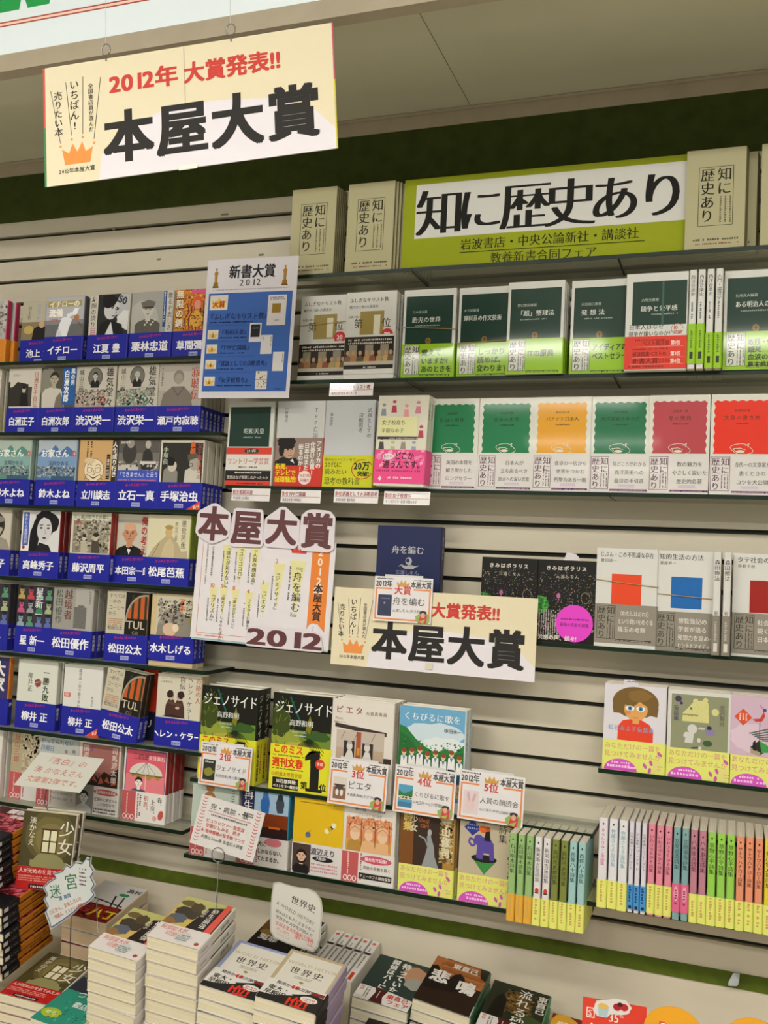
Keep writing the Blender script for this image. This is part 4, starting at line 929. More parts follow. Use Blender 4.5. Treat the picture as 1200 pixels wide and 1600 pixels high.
stand(wavy('#6a2a6a', '女性解放', '水田珠枝著', ('思想の', '歩みを', '読む')), 1197, Z2, .10, 'white slim book at the right frame edge beside bright red', '', n=1, group=gT)

# fourth row: black starry paperbacks and slim books with colour squares
def star(S):
    S.r(0, 0, 105, 148, '#17150f'); S.dots(2, 50, 101, 76, 90, 1.5, ['#b5a8b8', '#8a5a8c', '#6a8a6a', '#c2b04a']); S.e(4, 66, 17, 17, '#3a8a3a'); S.dots(0, 54, 16, 24, 20, 5, ['#5ab04a', '#2c6a30'])
    S.t('きみはポラリス', 14, 129, 9, '#d5d0c6', 2, sp=1.18); S.t('三浦しをん', 32, 115, 7.4, '#b5b0a6', 1, sp=1.15); S.e(38, 84, 3.4, 5, '#b56a9a'); S.l(38, 72, 38, 80, 1, '#b56a9a'); S.pl([(86 + 8 * math.cos(i * .6), 82 + 10 * math.sin(i * .6)) for i in range(11)], 1, '#8a8478'); S.pl([(58, 74), (64, 74), (64, 69), (58, 69)], .8, '#8a6a8a', True)
    S.dots(2, 20, 100, 30, 60, 2.6, ['#b0aba0', '#a84a8c']); S.f(4, 58, 50, 2.6, '#b5b0a6', 10, 1.6, v=1)
def starb(S): S.e(68, 36, 33, 33, '#e043c8', n=30); S.f(44, 42, 48, 3.6, '#7a2a6c', 1); S.t('最強の恋愛小説集', 68, 30, 7, '#5a1c50', 1, al='c', sx=.92)
g4 = 'books on the fourth right shelf'
k = kind(B3, H1, 18, '#17150f', '#17150f', star); stand(k, 748, Z3, .10, 'black starry paperback with green planet, left of its twin', '', n=2, group=g4)
k = kind(B3, H1, 18, '#17150f', '#17150f', lambda S: (star(S), starb(S), S.t('共感の声、続々!', 4, 4, 9.5, '#d5d0c6', 2)), None); stand(k, 836.5, Z3, .101, 'black starry paperback carrying a round magenta sticker', '', n=2, group=g4)
def sq(col, title, auth, lines, ts=10.5):
    def d(S):
        S.t(title, 6, 157, ts, '#3a3c3e', 1, sx=min(1, 92 / (ts * len(title)))); S.t(auth, 7, 148, 6.4, '#3a3c3e', 1, sp=1.1)
        S.r(27, 74, 51, 54, col)
    def b(S):
        frame_title(S, 4, 7, 1.04, '#3c3a30')
        for i, st in enumerate(lines): S.t(st, 40, 48 - i * 14, 10, '#dedad0', 1, sx=min(.95, 60 / (10 * len(st))))
        S.r(37, 4, 60, 3.4, '#3c3a30'); S.f(38, 4.4, 56, 2, '#a39d8c', 1)
    return d, b
for px, e, col, ti, au, ln, ds, z0 in (
    (927.5, .104, '#e24a22', 'じぶん・この不思議な存在', '鷲田清一', ('〈わたしはだれ?〉', 'という問いをめぐる', '珠玉の考察'), 'white slim book with orange square and grey band', 7),
    (1020, .10, '#1c66b0', '知的生活の方法', '渡部昇一', ('博覧強記の', '学者が語る', '発想力を高める', 'ヒントとアイディア'), 'white slim book with blue square and grey band', 0),
    (1142, .10, '#9c1f16', 'タテ社会の人間関係', '中根千枝', ('社会を', '鋭く読む', '日本論'), 'white slim book with dark red square and grey band', 5)):
    d, b = sq(col, ti, au, ln)
    _k = kind(B3, H2, 12, '#d5d5cf', '#d2d2cc', d, spine_tit(ti), (68, '#8f897b', '#8f897b', b, lambda S: S.f(S.w / 2 - 2, 58, 40, 3.4, '#cfcbc0', 1, v=1), z0))
    _f = stand(_k, px, Z3, e, ds, '', n=3, group=g4)
    if px < 1100: rubber(_f, _k, *((117, 108) if px < 1000 else (98, 92)))
for i, px in enumerate((1117, 1133)):
    k = kind(104, H2, 12, '#d8d8d2', '#d3d3cd', None, lambda S: (vt(S, '森田療法', S.w / 2, 160, 9, '#33343a', 1), vt(S, '岩井寛', S.w / 2, 74, 6.5, '#33343a', 1)), (66, '#857f72', '#857f72', None, lambda S: (S.f(S.w / 2 - 2, 56, 30, 4, '#b5b0a4', 1, v=1), S.r(S.w / 2 - 3, 6, 6, 14, '#d2cfc6'))))
    spineout(k, xpx(px, Z3, .122), Z3, .122, 'grey banded slim book, spine out, %s of the pair' % ('left', 'right')[i], g4)

# fifth row: pastel banded paperbacks
YB = '#dfe374'
def yb(S):
    S.t('あなただけの一篇を', 3, 36.5, 11, '#cf7f86', 0, sx=.96); S.t('見つけてみませんか', 3, 22.5, 11, '#cf7f86', 0, sx=.96)
    S.e(31, 0, 28, 20, '#d253c0', n=40); S.f(16, 12, 30, 4, '#f2c8ec', 1); S.f(8, 5, 46, 5, '#f2c8ec', 1)
    for x, y, a in ((72, 12, 30), (80, 5, -10), (82, 18, 20), (96, 34, 50)): S.e(x, y, 2.6, 5, '#c45aa8', a)
    S.r(86, 3, 12, 20, '#e0d884'); S.f(93, 12, 8, 3, '#cdb868', 2)
def ysp(S): S.f(S.w / 2 - 2.2, 44, 34, 4.4, '#c9a05c', 1, v=1)
def girl(S):
    S.r(0, 52, 105, 96, '#d9d6dc'); S.p([(24, 52), (25, 76), (32, 86), (48, 90), (62, 90), (78, 82), (84, 70), (84, 52)], '#e0452a')
    S.e(53, 118, 39, 27, '#775c2e', n=30); S.p([(14, 112), (16, 98), (32, 98), (34, 112)], '#775c2e'); S.p([(92, 112), (90, 96), (78, 98), (74, 112)], '#775c2e')
    S.e(54, 106, 20, 19, '#dda25c'); S.r(49, 82, 11, 10, '#dda25c'); S.p([(33, 116), (46, 108), (60, 120), (74, 112), (84, 118), (60, 138)], '#775c2e'); S.blob(60, 130, 20, 10, '#866836', seed=2)
    for x in (44, 62): S.e(x, 108, 7.6, 4.4, '#e6ebec'); S.e(x, 108, 3.8, 3.8, '#3e86b0'); S.e(x, 108, 1.6, 1.6, '#1d2d4a')
    S.l(50, 92, 58, 92.4, 1.4, '#c46a3c'); S.e(40, 100, 5, 3, '#d78a4c'); S.t('松谷みよ子童話集', 8, 68, 9.5, '#7fa0c4', 1, sp=1.15, sx=.9)
def bear(S):
    S.r(6, 50, 92, 91, '#8e9273'); Y = '#d3d08a'
    S.p([(24, 96), (25, 110), (34, 120), (40, 128), (50, 132), (62, 134), (66, 128), (67, 96)], Y); S.e(45, 131, 4.4, 4.4, Y); S.e(61, 134, 4, 4, Y); S.e(38, 118, 1.8, 2.2, '#5a5f55'); S.pl([(25, 107 - (i % 2) * 3) if 0 else (25 + i * 2.2, 106 + (i % 2) * 2.6) for i in range(12)], 1, '#3a3c34'); S.e(77, 115, 6, 6, Y); S.dots(36, 98, 30, 30, 30, 1.4, ['#b0ad6a'])
    S.e(41, 84, 8, 8, '#cfd0c8'); S.p([(29, 60), (31, 78), (44, 78), (42, 60)], '#cfd0c8'); S.e(30, 74, 2.6, 5, '#cfd0c8', -30)
    S.e(17, 133, 5.4, 5.4, '#4a3a5c'); S.e(22, 126, 2.6, 2.6, '#4a3a5c'); S.p([(60, 86), (64, 76), (76, 76), (78, 84), (70, 88)], '#8a7fa6'); S.e(68, 88, 4, 3.4, '#3a3048'); S.e(66, 62, 7.6, 5, '#3c5a34'); S.e(52, 66, 3, 4, '#cfd0c8'); S.e(56, 86, 6, 2, '#c6c9c6'); S.l(40, 52, 52, 54, 2, '#2b2a24'); S.e(54, 53, 3, 3, '#cfd0c8')
    vt(S, '宮沢賢治', 88, 128, 8.8, '#6d6a5c', 1); vt(S, '童話集', 14, 122, 8.8, '#5d5a6a', 1)
def pinkc(S):
    S.r(0, 50, 105, 98, '#cdb2c4'); S.blob(30, 80, 28, 24, '#d9c2d0', seed=3); S.p([(6, 112), (20, 126), (34, 112), (20, 98)], '#d9532e'); S.f(14, 118, 12, 3, '#f0d8c8', 3, v=1)
    S.p([(34, 110), (46, 112), (52, 124), (54, 116), (50, 108), (40, 106)], '#c2453c'); S.e(53, 126, 3, 3, '#3a4a8c'); S.l(46, 108, 46, 60, 1, '#2b2a24'); S.l(50, 128, 46, 134, .9, '#c2453c')
    for i in range(6): S.l(30 + i * 4, 86 - i * 2, 66 + i * 3, 98 - i * 4, 2.2, '#59665c')
    S.p([(32, 64), (46, 76), (64, 66), (48, 52)], '#2b2c22'); S.p([(46, 76), (64, 66), (64, 58), (50, 56)], '#3c9a4a'); S.p([(32, 64), (48, 56), (48, 50), (33, 54)], '#a89a7c'); S.p([(36, 60), (36, 72), (40, 76), (41, 58)], '#1d1c1a')
g5 = 'yellow banded paperbacks on the fifth right shelf'
stand(kind(B3, H1, 15, '#d9d6d8', '#d9d6d8', girl, spine_tit('松谷みよ子童話集'), (52, YB, YB, yb, ysp)), 940.5, Z4, .10, 'white paperback with painted girl in big brown hair', '', n=2, group=g5)
stand(kind(B3, H1, 15, '#d4d4cc', '#d4d4cc', bear, spine_tit('宮沢賢治童話集'), (50, YB, YB, yb, ysp)), 1040, Z4 - .001, .10, 'paperback with yellow bear head on olive panel', '', n=2, group=g5)
stand(kind(B3, H1, 15, '#cdb2c4', '#cdb2c4', pinkc, None, (49, YB, YB, yb, ysp)), 1138.5, Z4 - .001, .10, 'mauve paperback with red kite diamond and bird', '', n=2, group=g5)

for px, py, e, z0, rt, lb in ((985, 1078, .095, 0, -6, 'white torn slip with print poking above the girl cover'), (893, 878, .088, 0, 4, 'small white slip poking above the right starry paperback')):
    S = Sheet(34, 18); S.f(4, 4, 24, 2, '#5a5560'); S.pl([(10, 13), (14, 15), (18, 13), (22, 15), (26, 12)], 1, '#2b2b30')
    if px < 900: S.ops = []
    q = ate(px - 14, py, e)
    card('paper_slip', lb, 'slip', S, pose(q.x, q.y, q.z, 90, rt, 0), M_MATTE, .2, '#d9d5da', outline=[(0, 0), (34, 0), (28, 12), (22, 17), (6, 18), (3, 8)])

# ---- middle shelf: hardbacks (188 x 130)
def jungle(S):
    S.r(0, 0, 130, 188, '#2e3a12'); S.r(0, 66, 130, 60, '#6d8a2c'); S.blob(30, 100, 34, 22, '#93a03a', seed=4); S.blob(60, 80, 34, 16, '#b5ac4a', seed=5); S.r(0, 118, 130, 70, '#17180e'); S.blob(16, 132, 24, 30, '#3c4a16', seed=6); S.blob(96, 110, 30, 10, '#3a5a26', seed=9)
    R = random.Random(3)
    for i in range(46): x = R.uniform(0, 44); y = R.uniform(70, 176); S.l(x, y, x + R.uniform(-9, 9), y + R.uniform(4, 13), .8, R.choice(['#6d8a2c', '#26340e', '#93a03a']))
    for i in range(17): a = math.radians(200 + i * 9); S.pl([(82, 104), (82 + 18 * math.cos(a), 102 + 20 * math.sin(a)), (82 + 34 * math.cos(a), 92 + 42 * math.sin(a))], 1.1, '#1c2a10')
    S.l(38, 182, 66, 126, 4, '#1d5a50'); S.p([(74, 120), (82, 150), (88, 132), (84, 112)], '#7d7a1e')
    S.t('ジェノサイド', 5, 148, 27, '#e8eae6', 1, m=1, sx=.78); S.t('高野和明', 38, 126, 13, '#dfe2dc', 1, m=1); S.t('Genocide', 44, 112, 8, '#c9cfc2', 0, m=1); S.f(50, 107, 26, 2.6, '#c9cfc2')
def jb(S):
    S.t('このミス', 6, 70, 19, '#d8521e', 3, sx=.86); S.f(4, 66, 70, 2.6, '#3a3a1e'); S.t('週刊文春', 5, 44, 19, '#d8301e', 3, sx=.88); S.f(6, 40, 66, 2.6, '#3a3a1e'); S.t('山田風太郎賞受賞', 5, 26, 9, '#a85a1e', 1, sx=.92)
    S.r(8, 2, 56, 22, '#201c16'); S.t('35万部突破!', 16, 13, 8.4, '#e9e6d8', 2); S.t('ベストセラー爆走中!!', 10, 4, 7, '#e9e6d8', 2, sx=.86)
    S.r(88, 7, 19, 76, '#1a1a14'); S.p([(76, 62), (90, 66), (90, 83), (104, 83), (84, 80), (76, 70)], '#1a1a14'); S.r(80, 4, 35, 6, '#1a1a14'); S.e(108, 58, 10, 10, '#d8402e'); S.t('書籍', 108, 55, 7, '#f0e4d0', 1, al='c'); vt(S, '第', 76, 22, 15, '#1a1a14', 2); vt(S, '位', 116, 22, 15, '#1a1a14', 2)
def jsp(S): vt(S, 'ジェノサイド', S.w / 2, 178, 17, '#e0e4da', 0, m=1, sx=.8)
def jbs(S): vt(S, '山田風太郎賞受賞', S.w * .36, 80, 9, '#2b2a14', 2, sp=1.02); S.f(S.w - 8, 80, 60, 5, '#d8521e', 1, v=1)
JK = kind(130, 188, 27, '#1c2010', '#1b1f0f', jungle, jsp, (88, '#dfdc2e', '#dfdc2e', jb, jbs), hard=1)
g6 = 'hardbacks on the middle shelf'
stand(JK, 307, ZM, .10, 'dark jungle cover hardback behind the second place card', '', n=1, group=g6, yaw=-2)
stand(JK, 419, ZM, .10, 'dark jungle cover hardback whose whole yellow band shows', '', n=1, group=g6)
def pieta(S):
    S.p([(10, 142), (116, 132), (116, 124), (10, 134)], '#3f342e'); S.r(14, 66, 98, 62, '#bba690'); S.r(14, 96, 98, 34, '#c3b6a8'); S.p([(0, 74), (34, 70), (34, 56), (0, 58)], '#9a6e50'); S.p([(96, 78), (120, 74), (120, 60), (96, 62)], '#80614c'); S.r(112, 74, 18, 10, '#3f342e')
    S.r(30, 76, 22, 34, '#3a302c'); S.r(68, 74, 22, 34, '#3a302c'); S.r(55, 66, 10, 62, '#a5583a'); S.r(57, 84, 6, 14, '#d6952e'); S.r(6, 26, 100, 46, '#c4b09a')
    for x in (42, 78): S.p([(x - 14, 54), (x - 10, 76), (x - 4, 92), (x + 5, 92), (x + 10, 76), (x + 15, 54)], '#dddad2'); S.e(x, 100, 6, 8, '#d5d0c8'); S.e(x, 107, 5, 3, '#a8aab0')
    for x in (24, 50, 86): S.l(x, 112, x + 8, 128, .8, '#5a4a3e')
    S.t('ピエタ', 10, 160, 16, '#8c4038', 0, m=1, sp=1.25); S.t('大島真寿美', 72, 161, 8, '#7a746c', 0, m=1, sp=1.1); S.t('Pieta', 10, 148, 7, '#9a6a5e', 0, m=1); S.f(8, 143, 24, 2, '#9a6a5e')
k = kind(130, 188, 20, '#ddd8ce', '#dad5ca', pieta, lambda S: vt(S, 'ピエタ', S.w / 2, 170, 10, '#8c4038', 0, m=1), hard=1)
stand(k, 510, ZM, .10, 'cream hardback with two white praying figures before a gate', '', n=2, group=g6)
def choir(S):
    S.r(0, 18, 130, 170, '#6aa8cc'); S.blob(70, 138, 56, 22, '#c9dbe2', seed=5); S.blob(90, 120, 48, 16, '#dbe5e4', seed=7)
    S.p([(0, 152), (14, 148), (34, 128), (52, 116), (74, 106), (92, 116), (108, 108), (130, 128), (130, 60), (0, 60)], '#2c7a3c'); S.p([(0, 140), (20, 130), (40, 108), (80, 100), (130, 112), (130, 70), (0, 70)], '#256a34'); S.dots(4, 84, 120, 40, 60, 4, ['#3a9048', '#1c5a2c'])
    S.r(0, 28, 130, 40, '#d9c48a'); S.dots(0, 28, 130, 36, 120, 4, ['#c25a4a', '#e6d9a8', '#b5924a'])
    for i in range(8):
        x = 12 + i * 15.4; y = 64 + (0, 2, 6, -2, 2, -2, 5, -3)[i]; girl_ = i in (0, 1, 3, 5, 7)
        S.e(x, y + 38, 4.6, 5.6, '#e6b992'); S.e(x, y + 41, 5, 4.2, '#8c4a2a'); S.p([(x - 7, y + 8), (x - 6, y + 30), (x, y + 33), (x + 6, y + 30), (x + 7, y + 8)], '#eeeeea')
        if girl_: S.p([(x - 6, y + 10), (x - 9, y - 8), (x + 9, y - 8), (x + 6, y + 10)], '#2e5f86'); S.l(x - 3, y - 8, x - 3, y - 20, 2, '#e6b992'); S.l(x + 3, y - 8, x + 3, y - 20, 2, '#e6b992')
        else: S.p([(x - 6, y + 10), (x - 5, y - 18), (x + 5, y - 18), (x + 6, y + 10)], '#1f2d3e')
        S.p([(x - 3, y + 31), (x, y + 22), (x + 3, y + 31)], '#5a86b0')
    S.r(0, 0, 130, 20, '#ddd9d2'); S.t('くちびるに歌を', 8, 162, 15.5, '#eef2f2', 1, m=1, sp=1.04); S.t('中田永一', 88, 144, 8.5, '#3a4a5a', 0, m=1)
k = kind(130, 188, 20, '#ddd9d2', '#c9d8d8', choir, lambda S: vt(S, 'くちびるに歌を', S.w / 2, 176, 9, '#4a5a6a', 0), hard=1)
stand(k, 617.5, ZM, .10, 'hardback with row of schoolchildren before green hills', '', n=1, group=g6)
# navy hardback on a small ledge behind the lower banner
def boat(S):
    S.t('舟を編む', 30, 134, 16.5, '#c3c2c4', 1, m=1); S.t('三浦しをん', 40, 94, 9.5, '#9a9cae', 0, m=1); q = '#b5b5b8'
    S.p([(50, 112), (82, 112), (76, 106), (58, 106)], q); S.e(66, 121, 6.5, 7.5, q); S.e(64, 122, 3.5, 4, '#242b54'); S.pl([(46, 110), (52, 114), (60, 110), (70, 114), (80, 110), (86, 113)], 1.2, q)
k = kind(130, 188, 24, '#242b54', '#20264a', boat, lambda S: vt(S, '舟を編む', S.w / 2, 170, 11, '#a9a9b4', 0, m=1), hard=1)
stand(k, 583, 1.298, .085, 'navy blue hardback with small sailing ship above the banner', '', n=0, group='books on the fourth right shelf')

# ---- bottom shelf, paperbacks face out
g7 = 'paperbacks on the lowest middle shelf'
def usa(S): S.r(0, 58, 105, 90, '#b9c6ba'); vt(S, 'うさぎ', 92, 140, 11, '#4a5a4c', 0); S.e(40, 136, 10, 8, '#b07a4a'); bust(S, 40, 112, 13, '#d9b592', '#9a6a3e', '#c9cfc4')
def again(S):
    S.r(28, 58, 77, 90, '#3a6e9c'); S.r(28, 100, 77, 48, '#9cb9cf'); S.blob(52, 118, 10, 22, '#2c64ac', seed=3); S.e(52, 138, 6, 8, '#3a6aa8'); S.blob(84, 120, 9, 16, '#3c4650', seed=5); S.e(84, 136, 6, 7, '#2a323a'); S.r(46, 58, 59, 44, '#7a3410'); S.r(46, 58, 59, 18, '#2b1410'); S.r(62, 74, 24, 4, '#c9621e'); S.r(0, 58, 28, 90, '#25294e'); vt(S, '再生の', 15, 146, 22, '#e2dfdc', 2, m=1)
def yel(S): S.f(12, 134, 80, 2.6, '#7a6a1a', 1); S.t('セブンの手紙', 42, 139, 6, '#8a7a1e', 0); S.p([(66, 86), (72, 82), (90, 96), (86, 102)], '#1f1f16'); S.e(71, 86, 5, 5, '#e6e2c8'); S.e(85, 98, 5, 5, '#e6e2c8'); S.e(77, 90, 4, 4, '#c9a820'); S.e(32, 74, 5.6, 5.6, '#5b6a86'); S.l(34, 80, 37, 83, 1, '#2a2a20')
def yelb(S): S.r(2, 3, 38, 53, '#4a3c34'); bust(S, 21, 33, 10, '#dfb79c', '#1f1815', '#1c1a1a', w=1.6, style='long'); S.t('渡辺えり', 40, 38, 14, '#5a5462', 2, sx=.92); S.e(66, 32, 22, 5, '#26221f'); S.t('大推薦!', 52, 29.5, 6.4, '#eee', 1); S.f(42, 20, 56, 4, '#d08a9a', 3)
def cherry(S):
    S.t('桜の園・三人姉妹', 22, 133, 9, '#4a463e', 0, m=1, sx=.86); S.t('チェーホフ 神西清訳', 30, 124, 5, '#6a665c'); S.r(6, 58, 92, 62, '#d98a5c'); S.r(6, 58, 92, 22, '#d3a04a'); S.dots(8, 96, 88, 24, 60, 5, ['#e2a37a', '#b9603c', '#e6b58c'])
    for x, r_ in ((24, 1.1), (52, .95), (80, 1.1)): S.p([(x - 16, 58), (x - 13, 76), (x, 82), (x + 13, 76), (x + 16, 58)], '#b58a3c' if x < 40 else '#e0b080'); S.e(x, 90, 9 * r_, 11 * r_, '#e6c3a0'); S.e(x, 100, 10 * r_, 7 * r_, '#e2b48c'); S.pl([(x - 9, 98), (x, 104), (x + 9, 98)], .8, '#8a5034'); S.l(x + 14, 62, x + 12, 116, 1.4, '#7a4028')
stand(bunko('#c3ccc2', '#c3ccc2', usa, (56, '#dedad4', '#dedad4', lambda S: natsu(S), None)), 295, ZB, .10, 'pale green paperback behind the baseball stitched card', '', n=1, group=g7)
stand(bunko('#25294e', '#2a7f9a', again, (56, '#dedad4', '#dedad4', lambda S: (natsu(S), S.e(74, 48, 19, 8, '#dd7f86'), S.t('犬に', 40, 38, 10, '#2c2928', 2), S.t('しかならない。', 40, 24, 10, '#2c2928', 2, sx=.85), S.t('てたまるか。', 40, 10, 10, '#2c2928', 2, sx=.9)), None)), 372, ZB, .10, 'dark blue paperback with teal spine and blurred blue figure', '', n=2, group=g7)
stand(bunko('#dfb81c', '#dfb81c', yel, (58, '#dedad4', '#dedad4', yelb, None)), 454, ZB, .10, 'plain yellow paperback with smiling woman on its band', '', n=2, group=g7)
stand(bunko('#ddd8ce', '#ddd8ce', cherry, (56, '#dedad4', '#dedad4', lambda S: (natsu(S), S.e(70, 46, 31, 7.6, '#c9566a'), S.t('舞台化で話題!', 47, 42.5, 7.4, '#f0dcdc', 2, sx=.95), S.t('貴族の哀愁を描く', 44, 27, 7, '#33302c', 1, m=1), S.r(36, 9, 66, 11, '#26221f'), S.t('チェーホフの最高傑作', 38, 11, 6.8, '#ece8de', 1, sx=.92)), None)), 532, ZB, .10, 'paperback with three pale women under cherry branches', '', n=2, group=g7)
def seal(S):
    S.r(0, 50, 105, 98, '#3a2a20'); S.r(0, 50, 26, 98, '#7a4d22'); S.r(84, 50, 21, 98, '#a9823c'); S.dots(76, 60, 24, 84, 60, 6, ['#d0c49a', '#6a4a22', '#b5a26a'])
    vt(S, '寺山修司', 88, 146, 19, '#dad2b2', 3, sx=.9); vt(S, '詩集', 14, 146, 18, '#d3bd6a', 3); vt(S, '少女', 26, 140, 15, '#cfc6aa', 2); S.t('Shuji', 34, 128, 11, '#c46a32', 1, m=1); S.t('Girl', 38, 118, 10, '#c46a32', 1, m=1)
    S.p([(44, 50), (50, 70), (54, 88), (52, 104), (58, 116), (60, 104), (66, 88), (68, 70), (76, 50)], '#93989a'); S.pl([(36, 104), (48, 100), (56, 84)], 3, '#8f9496'); S.e(57, 112, 4, 6, '#a5a8a8')
def eleph(S):
    S.r(0, 50, 105, 98, '#bfb399'); S.p([(8, 132), (24, 147), (40, 132), (24, 118)], '#2c3a8c'); S.f(14, 136, 20, 4, '#8fa0d0', 2); P = '#5a4aa0'
    S.p([(24, 80), (70, 78), (48, 52)], '#3a8a44'); S.e(47, 80, 24, 7, '#1d1a18'); S.p([(32, 80), (34, 108), (42, 118), (56, 118), (64, 108), (66, 80), (58, 78), (56, 90), (46, 90), (44, 78)], P); S.e(36, 112, 9, 10, P)
    S.pl([(28, 110), (20, 114), (18, 106), (24, 100), (30, 104), (27, 110)], 4, P); S.blob(46, 132, 12, 6, '#d9622a', seed=4); S.p([(46, 112), (48, 128), (56, 130), (58, 112)], '#1d1a18'); S.e(52, 134, 4, 4, '#b5502a')
    vt(S, 'まど・みちお', 97, 146, 16, '#33312e', 1, m=1); vt(S, '詩集', 80, 144, 16, '#33312e', 1, m=1)
stand(bunko('#8a6a3a', '#b5935a', seal, (50, YB, YB, yb, ysp), t=15), 621, ZB, .10, 'brown paperback with grey siren figure and ornate lettering', '', n=2, group=g7)
stand(bunko('#bfb399', '#bfb399', eleph, (50, YB, YB, yb, ysp), t=15), 713.5, ZB, .10, 'sand coloured paperback with blue elephant on a green cone', '', n=2, group=g7)

def spk(cs, title, tc, band=YB, bs=None, bh=46, z0=0, t=14, page='#e3dccb', mark=1, top=128, sz=None):
    def d(S):
        if mark: S.p([(S.w / 2 - 1.6, 138), (S.w / 2, 140.4), (S.w / 2 + 1.6, 138), (S.w / 2, 135.6)], '#2a2a26')
        vt(S, title, S.w / 2, 131, sz or min(8.4, 62 / len(title)), tc, 1)
        if title.startswith('新美'): S.e(S.w / 2, 58, 3.4, 4.6, '#c8452e'); S.e(S.w / 2, 54, 4, 1.2, '#3a3630')
    return kind(B3, H1, t, cs, cs, None, d, (bh, band, band, None, bs or ysp, z0), page=page, mat=M_SPINE)
g8 = 'spine out pastel paperbacks on the lowest shelf'
sp9 = [('#93b876', '石川啄木詩集', '#3c4a34', '#dda83c')] * 3 + [('#dcd9d8', '新美南吉童話集', '#5c5c5c', YB)] * 2 + [('#7b8440', '高村光太郎詩集', '#333a1e', YB)] * 2 + [('#9cc4c2', '西條八十詩集', '#2f4a4c', YB)] * 2
cn = {'#93b876': 'leaf green', '#dcd9d8': 'white', '#7b8440': 'olive', '#9cc4c2': 'pale blue'}
posn = {3: ('leftmost', 'middle', 'rightmost'), 2: ('left', 'right')}
bx = [790, 805, 817, 828.5, 843, 858, 869.5, 882.5, 895.5]
E9 = .158; cache = {}; cnt = {}
x_prev = None
xs = [xpx(b, .815, E9) for b in bx] + [xpx(912, .815, E9)]
for i, (cs, ti, tc, bc) in enumerate(sp9):
    key = cs; T = (xs[-1] - xs[0]) / 9 * 1000
    if key not in cache: cache[key] = spk(cs, ti, tc, bc, t=T - 3.0)
    cnt[key] = cnt.get(key, 0) + 1; tot = sum(1 for q in sp9 if q[0] == cs)
    spineout(cache[key], xs[0] + (i + .5) * T * MM, ZB + .0005, E9, '%s spine paperback beside the elephant cover, %s of its colour' % (cn[cs], posn[tot][cnt[key] - 1]), g8, ro=0)
row21 = [('#dcd8dc', 'あまんきみこ童話集', '#c4608c', 'white spine with pink title', 17), ('#dcdcde', '佐藤さとる童話集', '#6fa0b0', 'white spine with light blue title', 16.5), ('#dcdcde', '佐藤さとる童話集', '#6fa0b0', 'white spine with light blue title', 16.5)] + \
    [('#d6d2da', '小川未明ショートショート', '#5a5a68', 'thin white spine with blue band', 10.3)] * 3 + [('#dd8a9c', 'いわさきちひろ詩集', '#6a3a48', 'pink spine', 13.4)] * 3 + [('#7fa5a6', '立原道造詩集', '#2c4446', 'teal spine with hot pink band', 13.4)] * 2 + \
    [('#b97f8e', '八木重吉詩集', '#4c2c38', 'mauve spine', 13.4)] * 2 + [('#93cc52', '草野心平詩集', '#2c4a1a', 'bright green spine', 14.6)] * 3 + [('#e29270', 'サトウハチロー詩集', '#5a3020', 'salmon spine', 14)] * 3 + [('#dccb2c', '谷川俊太郎詩集', '#5a4c14', 'yellow spine', 14)] * 3 + [('#3c8a84', '金子みすゞ童謡集', '#1c3a38', 'dark teal spine', 14)] * 2
E5 = .150; x = xpx(931, Z5, E5); cache = {}; cnt = {}
tot = {}
for r_ in row21: tot[r_[3]] = tot.get(r_[3], 0) + 1
pos = {1: ('',), 2: ('left of the two', 'right of the two'), 3: ('left of three', 'middle of three', 'right of three')}
for i, (cs, ti, tc, ds, T) in enumerate(row21):
    if ds not in cache:
        kw = dict(t=T - 2.7)
        if 'thin' in ds: kw.update(band='#4a94cf', bh=40, z0=5, mark=0, bs=lambda S: (S.f(S.w / 2 - 2.2, 37, 26, 4.4, '#1f3a6a', 1, v=1), S.e(S.w / 2, 4, 2.6, 2.6, '#22222a')))
        if 'teal spine with' in ds: kw.update(band='#d9688c', bh=46, z0=12, bs=lambda S: (S.e(S.w / 2, 30, 3.4, 12, '#e7a0b5'), S.f(S.w / 2 - 2, 36, 22, 4, '#8a3a54', 1, v=1)))
        if ds == 'pink spine': kw.update(bh=48, z0=3)
        cache[ds] = spk(cs, ti, tc, **kw)
    cnt[ds] = cnt.get(ds, 0) + 1
    lb = ds.replace(' with', ' paperback with') if 'with' in ds else ds + ' paperback in the pastel row'
    q = pos[tot[ds]][cnt[ds] - 1]
    spineout(cache[ds], x + T / 2 * MM, Z5, E5 + random.uniform(-.001, .002), lb + (', ' + q if q else ''), 'long row of pastel spines', ro=-.3)
    x += T * MM

